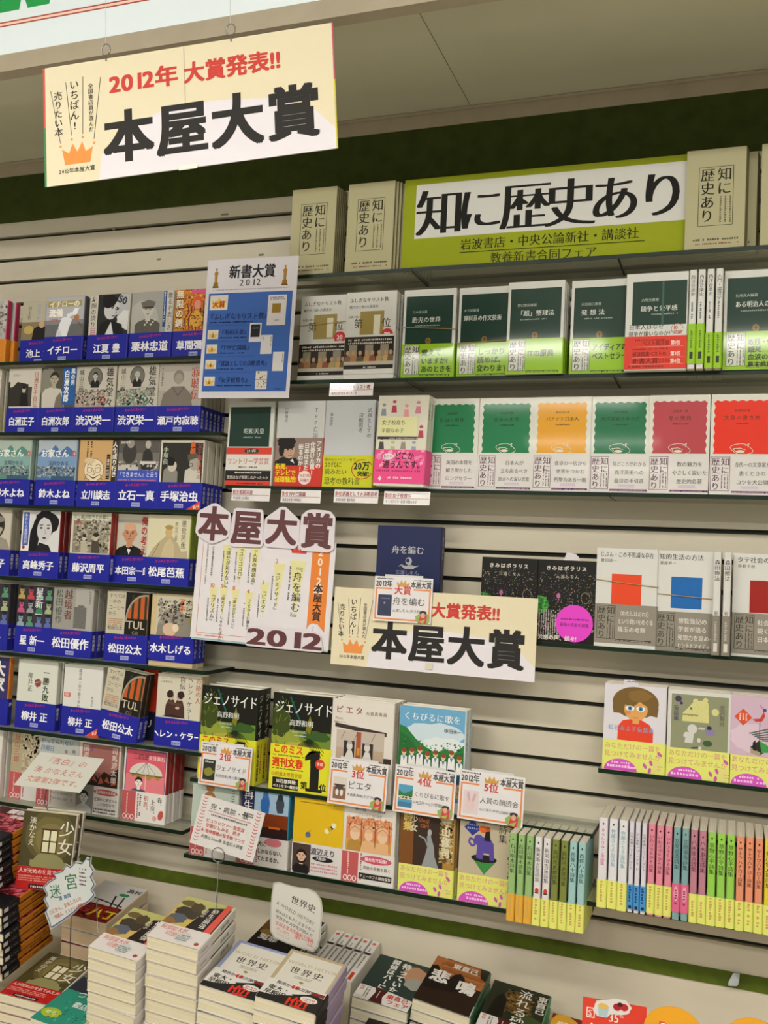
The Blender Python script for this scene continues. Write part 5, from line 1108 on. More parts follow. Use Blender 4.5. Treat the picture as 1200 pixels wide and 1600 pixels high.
# ------------------------------------------------------------------ price cards under the slim book rows
def price(title, sub, w=46, rank='第2位'):
    S = Sheet(w, 17); S.t(rank, 2, 8.6, 6.4, '#a8303a', 2, sx=.85); S.t(title, 17, 8.6, 6.4, '#8c1f2c', 2, sx=min(1.2, (w - 19) / (6.4 * len(title)))); S.r(2, 7.6, w - 4, .6, '#8c1f2c'); S.t(sub, 4, 1.6, 4.4, '#2b2728', 2, sx=min(1, (w - 8) / (4.4 * len(sub)))); return S
for px, py, ee, tt, ss, rk, ds, ww in ((514, 600, .109, 'ふしぎなキリスト教', '講談社現代新書 橋爪大三郎', '第1位', 'white rank ticket under the gold square twins', 66), (361, 763, .109, '昭和天皇', '中公新書 古川隆久', '第2位', 'white rank ticket under the red white black band', 62),
        (438, 766, .109, 'TPP亡国論', '集英社新書 中野剛志', '第3位', 'white rank ticket under the yellow shout lines', 62), (521, 766, .109, '武器としての決断思考', '星海社新書 瀧本哲史', '第4位', 'white rank ticket under the mustard band', 66), (599, 769, .112, '女子校育ち', 'ちくまプリマー新書 辛酸なめ子', '第5位', 'white rank ticket under the hot pink band', 66)):
    p = ate(px, py + 19, ee); S = price(tt, ss, ww * 1.4, rk); 
    S2 = Sheet(S.w, 26); S2.ops = [([(a, b * 1.5) for a, b in v], f, c, l) for v, f, c, l in S.ops]
    card('rank_ticket', ds, 'ticket', S2, pose(p.x, p.y, p.z, 84, 0, 0), M_FILM, .4, '#e2dedc', group='rank tickets under slim books')

# ------------------------------------------------------------------ award cards
def award(rank, title, sub, pic):
    S = Sheet(115, 84); S.r(3, 3, 109, 60, '#e58a4a'); S.r(6, 6, 103, 54, '#e3e0e0'); S.r(36, 54, 42, 12, '#e3e0e0')
    S.f(4, 79, 32, 2.6, '#2c2c2c'); S.t('2012年', 3, 64, 14, '#2c2b2c', 2, sx=.78); S.f(78, 78, 32, 2.6, '#2c2c2c'); S.t('本屋大賞', 72, 64, 13.4, '#2c2b2c', 2, sx=.76)
    S.p([(46, 66), (44, 75), (50, 71), (53, 79), (57, 72), (61, 79), (64, 71), (70, 75), (68, 66)], '#cf9a45'); S.t(rank, 57, 51, 17, '#c63c3a', 2, al='c')
    S.r(9, 10, 27, 40, '#777'); pic(S); S.t(title, 38, 31, min(16, 68 / len(title)), '#2f2f30', 0); S.t(sub, 38, 18, min(8.4, 66 / len(sub)), '#3c3c3e', 0)
    S.blob(99, 9, 14, 11, '#93ad5a', seed=3); S.p([(90, 0), (94, 16), (100, 20), (107, 14), (106, 0)], '#c83e4a'); S.e(99, 20, 7, 3.4, '#26282c'); S.e(99, 15, 4, 5, '#dca58c'); S.p([(90, 3), (104, 8), (100, 0)], '#a8bb4c'); clip(S, 0, 0, 115, 84); return S
aw = [((582, 969), 'navy hardback with crown and top prize card', '大賞', '舟を編む', '三浦しをん(光文社)', lambda S: (S.r(9, 10, 27, 40, '#2b3352'), S.f(14, 42, 18, 2, '#8c92ac'), S.e(22, 34, 2, 2, '#8c92ac')), .122, 1.0),
      ((309, 1224), 'second place award card in orange frame', '2位', 'ジェノサイド', '高野和明(角川書店)', lambda S: (S.r(9, 10, 27, 40, '#20260f'), S.blob(22, 26, 11, 8, '#8a8a2c', seed=2), S.f(12, 44, 20, 4, '#c9ccc0')), .118, 1.0),
      ((511, 1254), 'third place award card in orange frame', '3位', 'ピエタ', '大島真寿美(ポプラ社)', lambda S: (S.r(9, 10, 27, 40, '#d8d0c4'), S.r(10, 10, 25, 22, '#8a6248'), S.r(11, 34, 23, 3, '#3f342e'), S.e(18, 24, 3, 6, '#e6e2da'), S.e(27, 24, 3, 6, '#e6e2da'), S.r(14, 26, 16, 8, '#4a3c34'), S.e(18, 22, 3, 6, '#e6e2da'), S.e(27, 22, 3, 6, '#e6e2da')), .118, 1.02),
      ((613, 1267), 'fourth place award card in orange frame', '4位', 'くちびるに歌を', '中田永一(小学館)', lambda S: (S.r(9, 10, 27, 40, '#4f9cc0'), S.p([(9, 40), (20, 34), (36, 42), (36, 28), (9, 28)], '#2c7a3c'), S.r(9, 24, 27, 6, '#d9d2b2'), S.r(9, 10, 27, 9, '#3c7aa0'), S.dots(9, 24, 24, 6, 16, 3, ['#2c3c50'])), .118, 1.02),
      ((714, 1278), 'fifth place award card in orange frame with pale rabbit picture', '5位', '人質の朗読会', '小川洋子(中央公論新社)', lambda S: (S.r(9, 10, 27, 40, '#ddd0d2'), S.e(22, 26, 8, 10, '#e3c6c6'), S.e(18, 40, 2.4, 8, '#d9a9ae', 10), S.e(28, 39, 2.4, 8, '#d9a9ae', -14)), .118, 1.04)]
for (px, py), ds, rk, ti, su, pic, ee, sc in aw:
    p = ate(px, py, ee); S = award(rk, ti, su, pic)
    if rk == '大賞': ds = 'top prize award card in orange frame under the navy hardback'
    o = card('award_card', ds, 'card', S, pose(p.x, p.y, p.z, 88, 1.0 if rk != '大賞' else 0, .8) @ Matrix.Scale(sc, 4), M_FILM, .5, '#e3e0e0', group='orange framed award cards')
    mb = MB(); mb.slab([(20, 84), (95, 84), (95, 88), (20, 88)], .3, Vector((0, 0, 0)), VX, VY, VZ, '#d5d5d2', M_FILM); mb.build('clear_holder', o)

# ------------------------------------------------------------------ posters and banners
def bannersheet(W, H, full=1):
    S = Sheet(W, H); k = W / 395.0; h = H / 150.0
    def X(x): return x * k
    S.p([(0, 0), (W, 0), (W, H * .16), (W * .93, H * .34), (W * .80, H * .47), (W * .6, H * .52), (W * .42, H * .50), (W * .27, H * .38), (W * .2, H * .2), (W * .19, 0)], '#e3dfe4')
    for i, ch in enumerate('本屋大賞'): S.t(ch, X(82 + i * 74.5), 17 * h, 73 * k, '#2e2c2a', 3, sx=.98)
    S.t('大賞発表!!', X(196), 103 * h, 29 * k, '#c8453c', 3, sx=1.0)
    if full: S.t('2012年', X(92), 103 * h, 30 * k, '#c8453c', 3, sx=1.08)
    O = '#e8944a'
    S.p([(X(27), 24 * h), (X(23), 44 * h), (X(33), 38 * h), (X(38), 50 * h), (X(45), 39 * h), (X(52), 51 * h), (X(57), 38 * h), (X(67), 43 * h), (X(63), 24 * h)], O)
    for a, b in ((21, 48), (37, 55), (53, 56), (69, 47)): S.e(X(a), b * h, 1.7 * k, 1.7 * k, O)
    for a, b, c, d in ((21, 52, 8, 120), (37, 60, 30, 128), (53, 60, 55, 132), (69, 52, 80, 128)): S.l(X(a), b * h, X(c), d * h, .8 * k, '#4a4238')
    S.t('売りたい本', X(18.5), 118 * h, 12.5 * k, '#3a342c', 1, v=1); S.t('いちばん!', X(42), 130 * h, 14 * k, '#3a342c', 1, v=1); S.t('全国書店員が選んだ', X(65.5), 122 * h, 7.4 * k, '#4a4238', 1, v=1); S.t('2012年本屋大賞', X(18), 13 * h, 7.4 * k, '#3a342c', 1)
    return S
BC = '#e2d8b8'
S = bannersheet(398, 148)
o = card('award_banner', 'cream paper banner with crown taped over the wall below the navy hardback', 'banner', S, pose(*ate(516, 1037, .115), 88.5, 0, -1.2), M_MATTE, .3, BC, outline=[(0, 0), (199.2, 0), (199.2, 148), (0, 148)])
mb = MB(); mb.slab([(199.8, 0), (398, 0), (398, 148), (199.8, 148)], .3, Vector((0, 0, 0)), VX, VY, VZ, BC, M_MATTE)
mb.build('right_page', o)
mb = MB(); mb.slab([(193, 6), (207, 6), (207, 18), (193, 18)], .05, Vector((0, 0, .0022)), VX, VY, VZ, '#d8d2bc', M_FILM); mb.build('adhesive_tape', o)
S = bannersheet(440, 182)
BM = pose(-.968, -.712, 1.938, 90, -5.5, 8.9)
o = card('award_banner', 'large cream banner with crown hanging on strings below the lit sign', 'banner', S, BM, M_MATTE, .3, BC, outline=[(0, 0), (219.5, 0), (219.5, 182), (0, 182)])
mb = MB(); mb.slab([(220.2, 0), (440, 0), (440, 182), (220.2, 182)], .3, Vector((0, 0, 0)), VX, VY, VZ, BC, M_MATTE); mb.build('right_page', o)
mb = MB(); mb.slab([(-3, 0), (440, 0), (440, 182), (-3, 182)], .6, Vector((0, 0, -.0012)), VX, VY, VZ, '#d5cfcc', M_FILM)
mb.slab([(-3.4, 90), (0, 90), (0, 182), (-3.4, 182)], 1.2, Vector((0, 0, 0)), VX, VY, VZ, '#c8402e', M_COAT); mb.slab([(-3.4, 0), (0, 0), (0, 90), (-3.4, 90)], 1.2, Vector((0, 0, 0)), VX, VY, VZ, '#1e7a3c', M_COAT)
mb.slab([(440, 0), (442, 0), (442, 100), (440, 100)], 1.2, Vector((0, 0, 0)), VX, VY, VZ, '#c9c02c', M_COAT); mb.slab([(440, 100), (442, 100), (442, 182), (440, 182)], 1.2, Vector((0, 0, 0)), VX, VY, VZ, '#c8506a', M_COAT); mb.build('reused_poster_backing', o)
mb = MB(); mb.slab([(208, -3), (236, -3), (236, 4), (208, 4)], .1, Vector((0, 0, .0025)), VX, VY, VZ, '#dcd4c0', M_FILM); mb.slab([(214, 8), (222, 8), (222, 178), (214, 178)], .05, Vector((0, 0, .0022)), VX, VY, VZ, BC, M_FILM) if 0 else None; mb.build('adhesive_tape', o)
for i, lx in enumerate((99, 292)):
    h0 = empty('hanging_hook', 'small steel ring and thin string holding the %s of the hanging banner' % ('left part', 'right part')[i], 'hook', 'rings above the hanging banner', BM @ Matrix.Translation((lx * MM, .182, .001)))
    mb = MB(); mb.tube([(9 * MM * math.cos(t) * .75, 13 * MM + 9 * MM * math.sin(t), 0) for t in [q * .42 - .9 for q in range(14)]], .0011, '#8c8c88', M_METAL); mb.tube([(0, -.004, 0), (-.0005, .004, 0)], .001, '#888', M_METAL); mb.build('ring', h0, smooth=True)
    mb = MB(); mb.tube([(0, .021, 0), (.004, .2, 0), (.01, .63, 0)], .0005, '#ddd', M_STRING, 4); mb.build('string', h0)

# blue ranking poster
S = Sheet(210, 297)
S.t('新書大賞', 52, 254, 30, '#26242a', 2, sx=.9); S.t('2012', 78, 236, 20, '#2f2d33', 1, m=1, sp=1.35); S.f(14, 230, 180, 3, '#a8a6b0')
for x in (22, 182):
    S.p([(x - 8, 236), (x - 6, 240), (x + 6, 240), (x + 8, 236)], '#7a5a24'); S.p([(x - 6, 240), (x - 5, 248), (x + 5, 248), (x + 6, 240)], '#8f6c2c'); S.p([(x - 3, 248), (x - 3.4, 262), (x - 5, 268), (x - 2, 272), (x + 2, 272), (x + 5, 268), (x + 3.4, 262), (x + 3, 248)], '#a57c34'); S.e(x, 275.5, 2.2, 3, '#a57c34')
S.r(8, 14, 194, 210, '#3f66b0')
def crown(x, y, k, s): S.r(x, y, 42 * k, 32 * k, '#dcd6c8'); S.p([(x + 8 * k, y + 4 * k), (x + 4 * k, y + 22 * k), (x + 13 * k, y + 14 * k), (x + 21 * k, y + 27 * k), (x + 29 * k, y + 14 * k), (x + 38 * k, y + 22 * k), (x + 34 * k, y + 4 * k)], '#e6b84c'); S.t(s, x + 21 * k, y + 5 * k, 15 * k, '#b5401c' if len(s) > 1 else '#33240c', 2, al='c', sx=1.0)
crown(12, 188, 1, '大賞')
for i, y in enumerate((126, 95, 62, 26)): crown(12, y, .6, str(i + 2))
N = '#1c2c5c'
S.t('『ふしぎなキリスト教』', 10, 166, 14.5, N, 1, sx=.9); S.f(16, 160, 100, 3.4, N); S.t('『昭和天皇』', 40, 134, 12, N, 1, sx=.95); S.f(42, 127, 62, 3, N); S.t('『TPP亡国論』', 40, 101, 12, N, 1, sx=.95); S.f(42, 94, 60, 3, N); S.t('『武器としての決断思考』', 38, 67, 12, N, 1, sx=.85); S.f(42, 60, 60, 3, N); S.t('『女子校育ち』', 40, 32, 12, N, 1, sx=.95); S.f(42, 25, 80, 3, N)
for y in (154, 120, 88, 54): S.r(10, y, 116, .6, '#345596')
S.r(148, 152, 42, 64, '#d9d4d4'); S.r(158, 178, 20, 20, '#9a7a2c'); S.f(152, 210, 32, 2.4, '#44424a', 2); S.f(164, 162, 12, 2, '#77757c')
S.r(110, 118, 27, 40, '#dcd8d8'); S.r(113, 128, 21, 27, '#262a2c'); S.f(117, 146, 13, 2, '#8a9a90'); S.r(138, 92, 26, 40, '#d9d6d6'); S.f(160, 128, 20, 2, '#55535a', v=1); S.f(142, 128, 8, 1.6, '#55535a', v=1); S.r(168, 56, 25, 40, '#d9d6d6'); S.f(189, 92, 18, 2, '#55535a', v=1); S.r(132, 18, 26, 38, '#d9d3c9'); S.r(132, 38, 26, 1.4, '#33312c'); S.dots(134, 20, 20, 32, 8, 4, ['#8a8478', '#5a564c']); S.f(176, 18, 18, 2.4, '#1c2c5c')
card('ranking_poster', 'white and blue vertical ranking poster with two gold trophies', 'poster', S, pose(*ate(309, 622, .150), 89.2, .5, 1.5) @ Matrix.Scale(.965, 4), M_MATTE, .4, '#d9d6da')

# list poster with crown, behind the cut-out letters
S = Sheet(297, 210); R_ = '#c9604a'
S.fr(12, 10, 238, 196, .9, R_); S.p([(250, 206), (286, 206), (286, 34), (270, 50), (250, 40)], '#e5863e'); S.t('2012年', 268, 200, 19, '#e8e0d8', 1, v=1, sp=.0) if 0 else None
vt(S, '2012年', 267, 200, 20, '#ebdfd2', 2, sp=.95); vt(S, '本屋大賞', 267, 128, 19, '#3a302a', 2, sp=.95)
def tri(x, y, h, w): S.p([(x - w, y), (x + w, y), (x, y - h)], '#e0dca0')
for x, y, h, w in ((221, 170, 110, 17), (182, 162, 90, 12), (154, 122, 70, 10), (122, 100, 60, 9), (92, 104, 60, 9), (66, 106, 60, 9), (44, 104, 60, 9), (128, 190, 80, 10), (98, 190, 80, 10), (66, 190, 90, 10)): tri(x, y, h, w)
S.p([(206, 184), (203, 194), (211, 190), (216, 197), (221, 190), (227, 197), (231, 190), (239, 194), (236, 184)], '#cf4a40')
vt(S, '『舟を編む』', 222, 168, 20, '#3a3832', 0, m=1); S.f(204, 158, 66, 4, '#6a665c', 1, v=1)
for x, y, n_, st, ly in ((180, 168, '2', '『ジェノサイド』', 150), (154, 124, '3', '『ピエタ』', 112), (124, 104, '4', '『くちびるに歌を』', 92), (92, 108, '8', '『誰かが足りない』', 92), (66, 110, '9', '『偉大なる、しゅららぼん』', 96), (44, 110, '10', '『プリズム』', 96)):
    S.t(n_, x - 4, y - 8, 12, '#cc5a50', 0, m=1, al='c'); vt(S, st, x, ly - 2, 10.5 if len(st) < 9 else 7.6, '#4a4840', 0, m=1); S.f(x - 12, ly - 14, 46, 3.4, '#8a867a', 1, v=1)
for x, st in ((128, '『人質の朗読会』'), (98, '『ユリゴコロ』'), (70, '『誰かが足りない』')): vt(S, st, x, 190, 10, '#4a4840', 0, m=1); S.f(x - 12, 178, 60, 3.4, '#8a867a', 1, v=1)
S.f(34, 186, 60, 4, '#7a766c', 1, v=1); S.f(22, 190, 80, 3, '#9a968c', 1, v=1); S.f(14, 5, 60, 3, '#d08a80'); S.e(262, 32, 13, 18, '#e3dfe2'); vt(S, 'いちばん!', 262, 46, 6, '#4a5a6a', 0); S.p([(256, 12), (256, 18), (262, 15), (268, 18), (268, 12)], '#e5863e')
LM = pose(-1.033, -.128, 1.245, 89.8, 1.4, 3.8)
o = card('prize_list_poster', 'white landscape poster of ten ranked titles with orange side strip', 'poster', S, LM, M_MATTE, .4, '#e0dcde')
mb = MB(); mb.slab([(2, -4), (296, -3), (296, 200), (2, 200)], .5, Vector((0, 0, -.0012)), VX, VY, VZ, '#9fc0c4', M_FILM); mb.build('backing_sheet', o)

def cutout(ch, x, y, z, name, label, rot=0, plate='#ddd6dc', col='#5c2c2c', sx=1.0, round_=1):
    # a laminated letter: white plate following the letter, dark print on it
    o = empty(name, label, 'sign', 'cut out letters over the prize list', LM @ Matrix.Translation((x * MM, y * MM, .004)) @ Matrix.Rotation(math.radians(rot), 4, 'Z'))
    vs = []
    for c_, ox in ((c, i) for i, c in enumerate(ch)): 
        g, fs, adv = glyph(c_, 'n', 3); ofs = sum(glyph(q)[2] for q in ch[:ox]) * z * sx
        vs += [(ofs + a * z * sx + .11 * z * math.cos(u * PI / 6), b * z + .11 * z * math.sin(u * PI / 6)) for a, b in g for u in range(12)]
    # rounded hull of the letter
    def hull(P):
        P = sorted(set(P)); up = []; lo = []
        for Q, src in ((lo, P), (up, P[::-1])):
            for p in src:
                while len(Q) > 1 and (Q[-1][0] - Q[-2][0]) * (p[1] - Q[-2][1]) - (Q[-1][1] - Q[-2][1]) * (p[0] - Q[-2][0]) <= 0: Q.pop()
                Q.append(p)
        return lo[:-1] + up[:-1]
    H = hull(vs)
    mb = MB(); mb.slab(H, .6, Vector((0, 0, 0)), VX, VY, VZ, plate, M_FILM)
    S = Sheet(10, 10); S.t(ch, 0, 0, z, col, 3, sx=sx); mb.sheet(S, Vector((0, 0, 0)), VX, VY, VZ, M_FILM, .02); mb.build('plate', o)
    return o
for i, (ch, x, y) in enumerate((('本', -1, 196), ('屋', 73, 193), ('大', 148, 197), ('賞', 223, 195))):
    cutout(ch, x, y, 72, 'letter_cutout', '%s of the four maroon cut out letters over the white prize list' % ('first', 'second', 'third', 'fourth')[i], sx=.93)
cutout('2012', 126, -6, 43, 'number_cutout', 'maroon cut out year number on the lower edge of the prize list', sx=1.9, rot=.5)

PA = (-.929, -.380, .756, 11, 4.6, 3.4); PL = (-1.252, -.354, .588, 8.4, 2.5, 3.7); PE = (-.860, -.152, .676, 9, 6, 0)
def ontop(px, py, P):
    M = pose(*P); return onplane(px, py, M.translation, M.to_3x3() @ VZ)
# ------------------------------------------------------------------ handwritten cards on wires
def wire(name_parent, pts, r=.0011):
    mb = MB(); mb.tube(pts, r, '#77776f', M_METAL, 6); return mb
def wirecard(M, S, label, outline, base, wires, mat=M_FILM, film=None):
    o = card('handwritten_card', label, 'card', S, M, mat, .5, base, outline=outline, group='handwritten cards on wire clips')
    if film: mb = MB(); mb.slab(film, .3, Vector((0, 0, -.0007)), VX, VY, VZ, '#b9b9b0', M_FILM); mb.build('laminate_edge', o)
    c = empty('wire_clip', 'thin wire card clip holding the ' + label.replace('handwritten ', ''), 'clip', 'wire card clips')
    for pts in wires:
        wire(c, pts).build('wire', c, smooth=True)
    return o
def ring(cx, cy, r_px, e):
    c = ate(cx, cy, e); d = (ate(cx + r_px, cy, e) - c).length
    return [c + Vector((d * math.cos(t), 0, d * math.sin(t))) for t in [q * .45 for q in range(15)]]
# red handwriting on the slanting card, left
S = Sheet(148, 100); RD = '#c8604c'
S.t('『告白』の', 22, 70, 20, RD, 0, rot=-2); S.t('湊 かなえさん', 16, 42, 19, RD, 0, rot=-2, sx=.95); S.t('文庫第2弾です。', 14, 14, 18, RD, 0, rot=-1, sx=.95)
KM = pose(-1.346, -.245, .933, 30.5, .3, 6.7)
wirecard(KM, S, 'handwritten red lettered card lying slanted over the lowest left shelf', None, '#d8d8cc', [[KM @ Vector((.074, .01, -.001)), KM @ Vector((.074, -.004, -.004)), Vector((-1.255, -.262, .91)), Vector((-1.251, -.2535, .8965))]])
# baseball stitched card
p = pose(-.965, -.196, .862, 85, 10.5, 9)
S = Sheet(140, 100)
for x0, x1 in ((10, 10), (128, 128)):
    for i in range(14): y = 8 + i * 6.6; S.l(x0 - 5, y + 2.5, x0, y, 1.5, '#cc5a5a'); S.l(x0, y, x0 + 5, y + 2.5, 1.5, '#cc5a5a')
S.t('完・病院・鉄', 24, 76, 13.5, '#2e2c2c', 0, sp=1.05); S.r(22, 72, 94, 1, '#c86060'); S.f(94, 88, 24, 3, '#3c3a3a', 2); S.f(30, 65, 80, 4, '#6c6a6a', 1)
S.t('ピュリッツァー賞受賞', 22, 50, 8.5, '#cc4a40', 1); S.t('空腹にしみる、熱き', 24, 40, 8.5, '#cc4a40', 1); S.t('★ 阪神無敵の投手戦 マンガ', 16, 29, 8.5, '#cc4a40', 1, sx=.9); S.t('人格12.5mm厚 本塁打の読書', 20, 17, 8, '#3c3a3a', 0, sx=.92)
wirecard(p @ Matrix.Scale(.93, 4), S, 'handwritten card with red baseball stitching on both sides', None, '#d9d6d2', [ring(341, 1336, 10, .212), [ate(341, 1346, .212), ate(340, 1380, .20), ontop(337, 1433, PA) + Vector((0, 0, .03)), ontop(337, 1433, PA)]])
# jagged blue edged card
EJ = .292
o0 = ate(70, 1450, EJ); ux = (ate(170, 1450, EJ) - o0).normalized()
JM = Matrix.Translation(o0) @ Matrix.Rotation(math.radians(90), 4, 'X')
def topl(px, py, e, M):
    q = M.inverted() @ ate(px, py, e); return (q.x / MM, q.y / MM)
JO = [(80, 1449), (78, 1440), (72, 1424), (76, 1416), (70, 1404), (75, 1398), (69, 1386), (78, 1378), (88, 1372), (84, 1366), (98, 1362), (104, 1352), (110, 1356), (118, 1348), (128, 1350), (134, 1342), (139, 1344), (141, 1341), (140, 1352), (146, 1362), (141, 1370), (147, 1382), (142, 1390), (147, 1398), (138, 1408), (124, 1416), (116, 1424), (100, 1436), (88, 1444)]
JO = [topl(x, y, EJ, JM) for x, y in JO]
S = Sheet(100, 100); S.pl(JO, 1.6, '#2c4488', True)
def jt(st, px, py, z, c, b=0, rot=0, sx=1): a = topl(px, py, EJ, JM); S.t(st, a[0], a[1], z, c, b, rot=rot, sx=sx)
jt('迷', 79, 1405, 27, '#1e6a44', 0, rot=14); jt('宮', 103, 1392, 31, '#1e6a44', 0, rot=16); jt('湊 真哉', 93, 1408, 8.6, '#3c6a9c', 1, rot=24)
jt('とにかく、おもしろい!?', 78, 1430, 9.4, '#c8604c', 1, rot=29, sx=.8); jt('一気読み。ミステリの傑作', 83, 1438, 8, '#c8604c', 1, rot=29, sx=.8)
for i in range(5):
    a = topl(124, 1358 + i * 6, EJ, JM); S.f(a[0], a[1], 16, 3.2, '#6a4a5a')
cxm = sum(a for a, b in JO) / len(JO); cym = sum(b for a, b in JO) / len(JO)
wirecard(JM, S, 'handwritten jagged card with blue outline and green characters', [(a, b) for a, b in JO][::-1], '#cdd3cf', [ring(110, 1424, 6, .290), [ate(111, 1429, .29), ate(110, 1470, .275), ontop(109, 1514, PL)]], film=[(cxm + (a - cxm) * 1.07, cym + (b - cym) * 1.07) for a, b in JO][::-1])
# world history card
EW = .20
WM = Matrix.Translation(ate(424, 1461, EW)) @ Matrix.Rotation(math.radians(90), 4, 'X')
WO = [(429, 1382), (437, 1380), (448, 1384), (462, 1388), (480, 1390), (492, 1396), (500, 1408), (502, 1424), (500, 1442), (499, 1462), (495, 1478), (488, 1485), (470, 1480), (448, 1472), (430, 1464), (424, 1454), (424, 1430), (426, 1402)]
WO = [topl(x, y, EW, WM) for x, y in WO][::-1]
S = Sheet(100, 100)
def wt(st, px, py, z, c, b=0, rot=-10, sx=1): a = topl(px, py, EW, WM); S.t(st, a[0], a[1], z, c, b, rot=rot, sx=sx)
wt('世界史', 453, 1410, 15, '#33332c', 1, -14, 1.15); wt('A WORLD HISTORY', 431, 1413, 9.4, '#4a4a40', 0, -19, .9); wt('読みはじめると止まらない', 430, 1425, 6.9, '#33332c', 1, -17, 1); wt('世界中の大学生が読んだ', 430, 1434, 7.2, '#33332c', 1, -17, 1)
wt('全国主要大学生協文庫本', 430, 1444, 7.6, '#d04a48', 1, -15, .95); wt('売上部門', 431, 1453, 6.8, '#d87a72', 0, -14); wt('ランキング', 431, 1460, 5.8, '#d87a72', 0, -14); wt('第一位', 458, 1466, 13.5, '#d04a48', 0, -15, 1.0)
wm = (sum(a for a, b in WO) / len(WO), sum(b for a, b in WO) / len(WO))
wirecard(WM, S, 'handwritten white rounded card about world history', WO, '#d3d0c6', [ring(458, 1467, 8.5, .197), [ate(458, 1475, .197), ate(459, 1484, .18), ontop(459, 1492, PE)]], film=[(wm[0] + (a - wm[0]) * 1.06, wm[1] + (b - wm[1]) * 1.05) for a, b in WO])
# small bare display wire standing at the back left
c = empty('wire_clip', 'thin bare wire clip standing behind the jagged card', 'clip', 'wire card clips')
mb = MB(); mb.tube([ate(148, 1405, .30), ate(151, 1403, .30), ate(155, 1404, .30), ate(151, 1410, .30), ate(152, 1440, .30), ate(153, 1466, .31)], .0011, '#77776f', M_METAL); mb.build('wire', c)
# plastic label pinned on the moss strip, far right
o = empty('plastic_scrap', 'crumpled clear plastic scrap stuck on the moss strip, far right', 'scrap', None, Matrix.Translation(ate(1146, 1531, .012)))
mb = MB(); R = random.Random(4); P = [Vector((R.uniform(-.012, .012), R.uniform(-.008, .008), R.uniform(-.016, .016))) for _ in range(14)]
import bmesh
bm = bmesh.new(); [bm.verts.new(q) for q in P]; bmesh.ops.convex_hull(bm, input=bm.verts); me = bpy.data.meshes.new('x'); bm.to_mesh(me); mb.mesh([v.co for v in me.vertices], [tuple(q.vertices) for q in me.polygons], '#b5bcc0', M_FILM); mb.build('film', o)
# scuff marks of old tape on the upper slats
for i, (px, py, w_) in enumerate(((351, 335, .018), (248, 405, .01), (178, 358, .008), (408, 398, .012))):
    p = ate(px, py, .0006); mb = MB(); mb.box(p.x - w_ / 2, p.y - .0004, p.z - .002, p.x + w_ / 2, p.y + .0006, p.z + .002, '#8a8272', M_MATTE)
    tag(mb.build('tape_scrap'), 'small brownish tape scrap on the upper slats, ' + ('right of centre', 'on third board', 'far left', 'by the ranking poster')[i], 'tape scrap', 'tape scraps on the upper slats')

# ------------------------------------------------------------------ piles lying on the sloping table
def pile(k, P, n, desc, first='top', yawj=1.5, slip=.0012, pitch=None, group='books piled flat on the table', down=None):
    M0 = pose(*P); t = (pitch or (k.t + 3.2)) * MM
    for i in range(n):
        R = random.Random(i * 7 + len(desc))
        M = M0 @ Matrix.Translation((k.w / 2 * MM + (R.uniform(-slip, slip) if i else 0), (R.uniform(-slip, slip) if i else 0), -k.t / 2 * MM - .0014 - i * t))
        if i: M = M @ Matrix.Rotation(math.radians(R.uniform(-yawj, yawj)), 4, 'Z')
        M = M @ Matrix.Rotation(math.radians(-90), 4, 'X')
        book(k, M, ('topmost book of the pile, ' + desc) if i == 0 else '%s book down in the pile, %s' % (ORD[i], desc), group)
def npile(P, k, pitch=None):
    # how many books reach from this top down to the table
    t = (pitch or (k.t + 3.2)) * MM; M = pose(*P); n = 1
    while n < 20:
        if any((lambda q: q.z - deck_z(q.y) < .0015)(M @ Vector((x, y, -(n + 1) * t))) for x in (-.002, .107) for y in (-.002, .15)): break
        n += 1
    return n
def shrink(k, f):
    for nm, m_ in k.parts: m_.v = [(v[0] * f, v[1], v[2] * f) for v in m_.v]
    k.w *= f; k.h *= f
def lion(S):
    S.r(0, 0, 105, 148, '#c9b05c'); S.r(0, 110, 105, 38, '#b9b872'); S.blob(30, 96, 26, 20, '#3f3a2e', seed=5); S.blob(18, 126, 16, 10, '#6a5a34', seed=6); S.blob(40, 118, 14, 16, '#4f4430', seed=8); S.blob(20, 74, 20, 16, '#59616e', seed=7); S.blob(8, 60, 16, 12, '#8f6a3c', seed=2)
    S.p([(60, 148 - 22), (48, 50), (105, 50), (105, 136), (86, 136)], '#231e1a'); S.p([(86, 44), (100, 44), (100, 148), (88, 148)], '#d9584c'); vt(S, '柳生最強', 76, 128, 17, '#e6e2da', 2, m=1, sx=.8); vt(S, '信長の', 60, 120, 9, '#d8d2c6', 1)
def lionb(S):
    S.t('柯陵民図', 42, 30, 14, '#cc5f52', 0, m=1, sx=1.05) if 0 else None
    S.t('阿部龍太郎', 8, 32, 15, '#cc5f52', 0, m=1, sx=.72); S.t('司遼民', 24, 16, 15, '#cc5f52', 0, m=1, sx=.8); S.blob(62, 22, 16, 15, '#c9ccc8', seed=2); S.f(50, 26, 24, 3, '#4a4a48', 4); S.e(94, 12, 4.6, 4.6, '#a8402e')
k = bunko('#c9b05c', '#d9d5cc', lion, (50, '#dbd6d2', '#dbd6d2', lionb, lambda S: S.r(S.w / 2 - 1, 10, 2, 24, '#8a8a84')), sp=lambda S: (vt(S, '柳生最強', S.w / 2, 120, 8, '#3a3a36', 1), S.r(1, 48, S.w - 2, 3, '#2a2a28')), t=20)
shrink(k, .943); pile(k, PA, npile(PA, k, 23.5), 'white banded stormy sky cover, taller pile', pitch=23.5)
k = bunko('#c9b05c', '#d9d5cc', lion, (50, '#dbd6d2', '#dbd6d2', lionb, None), sp=lambda S: S.r(1, 48, S.w - 2, 3, '#2a2a28'), t=17.6)
shrink(k, .93)
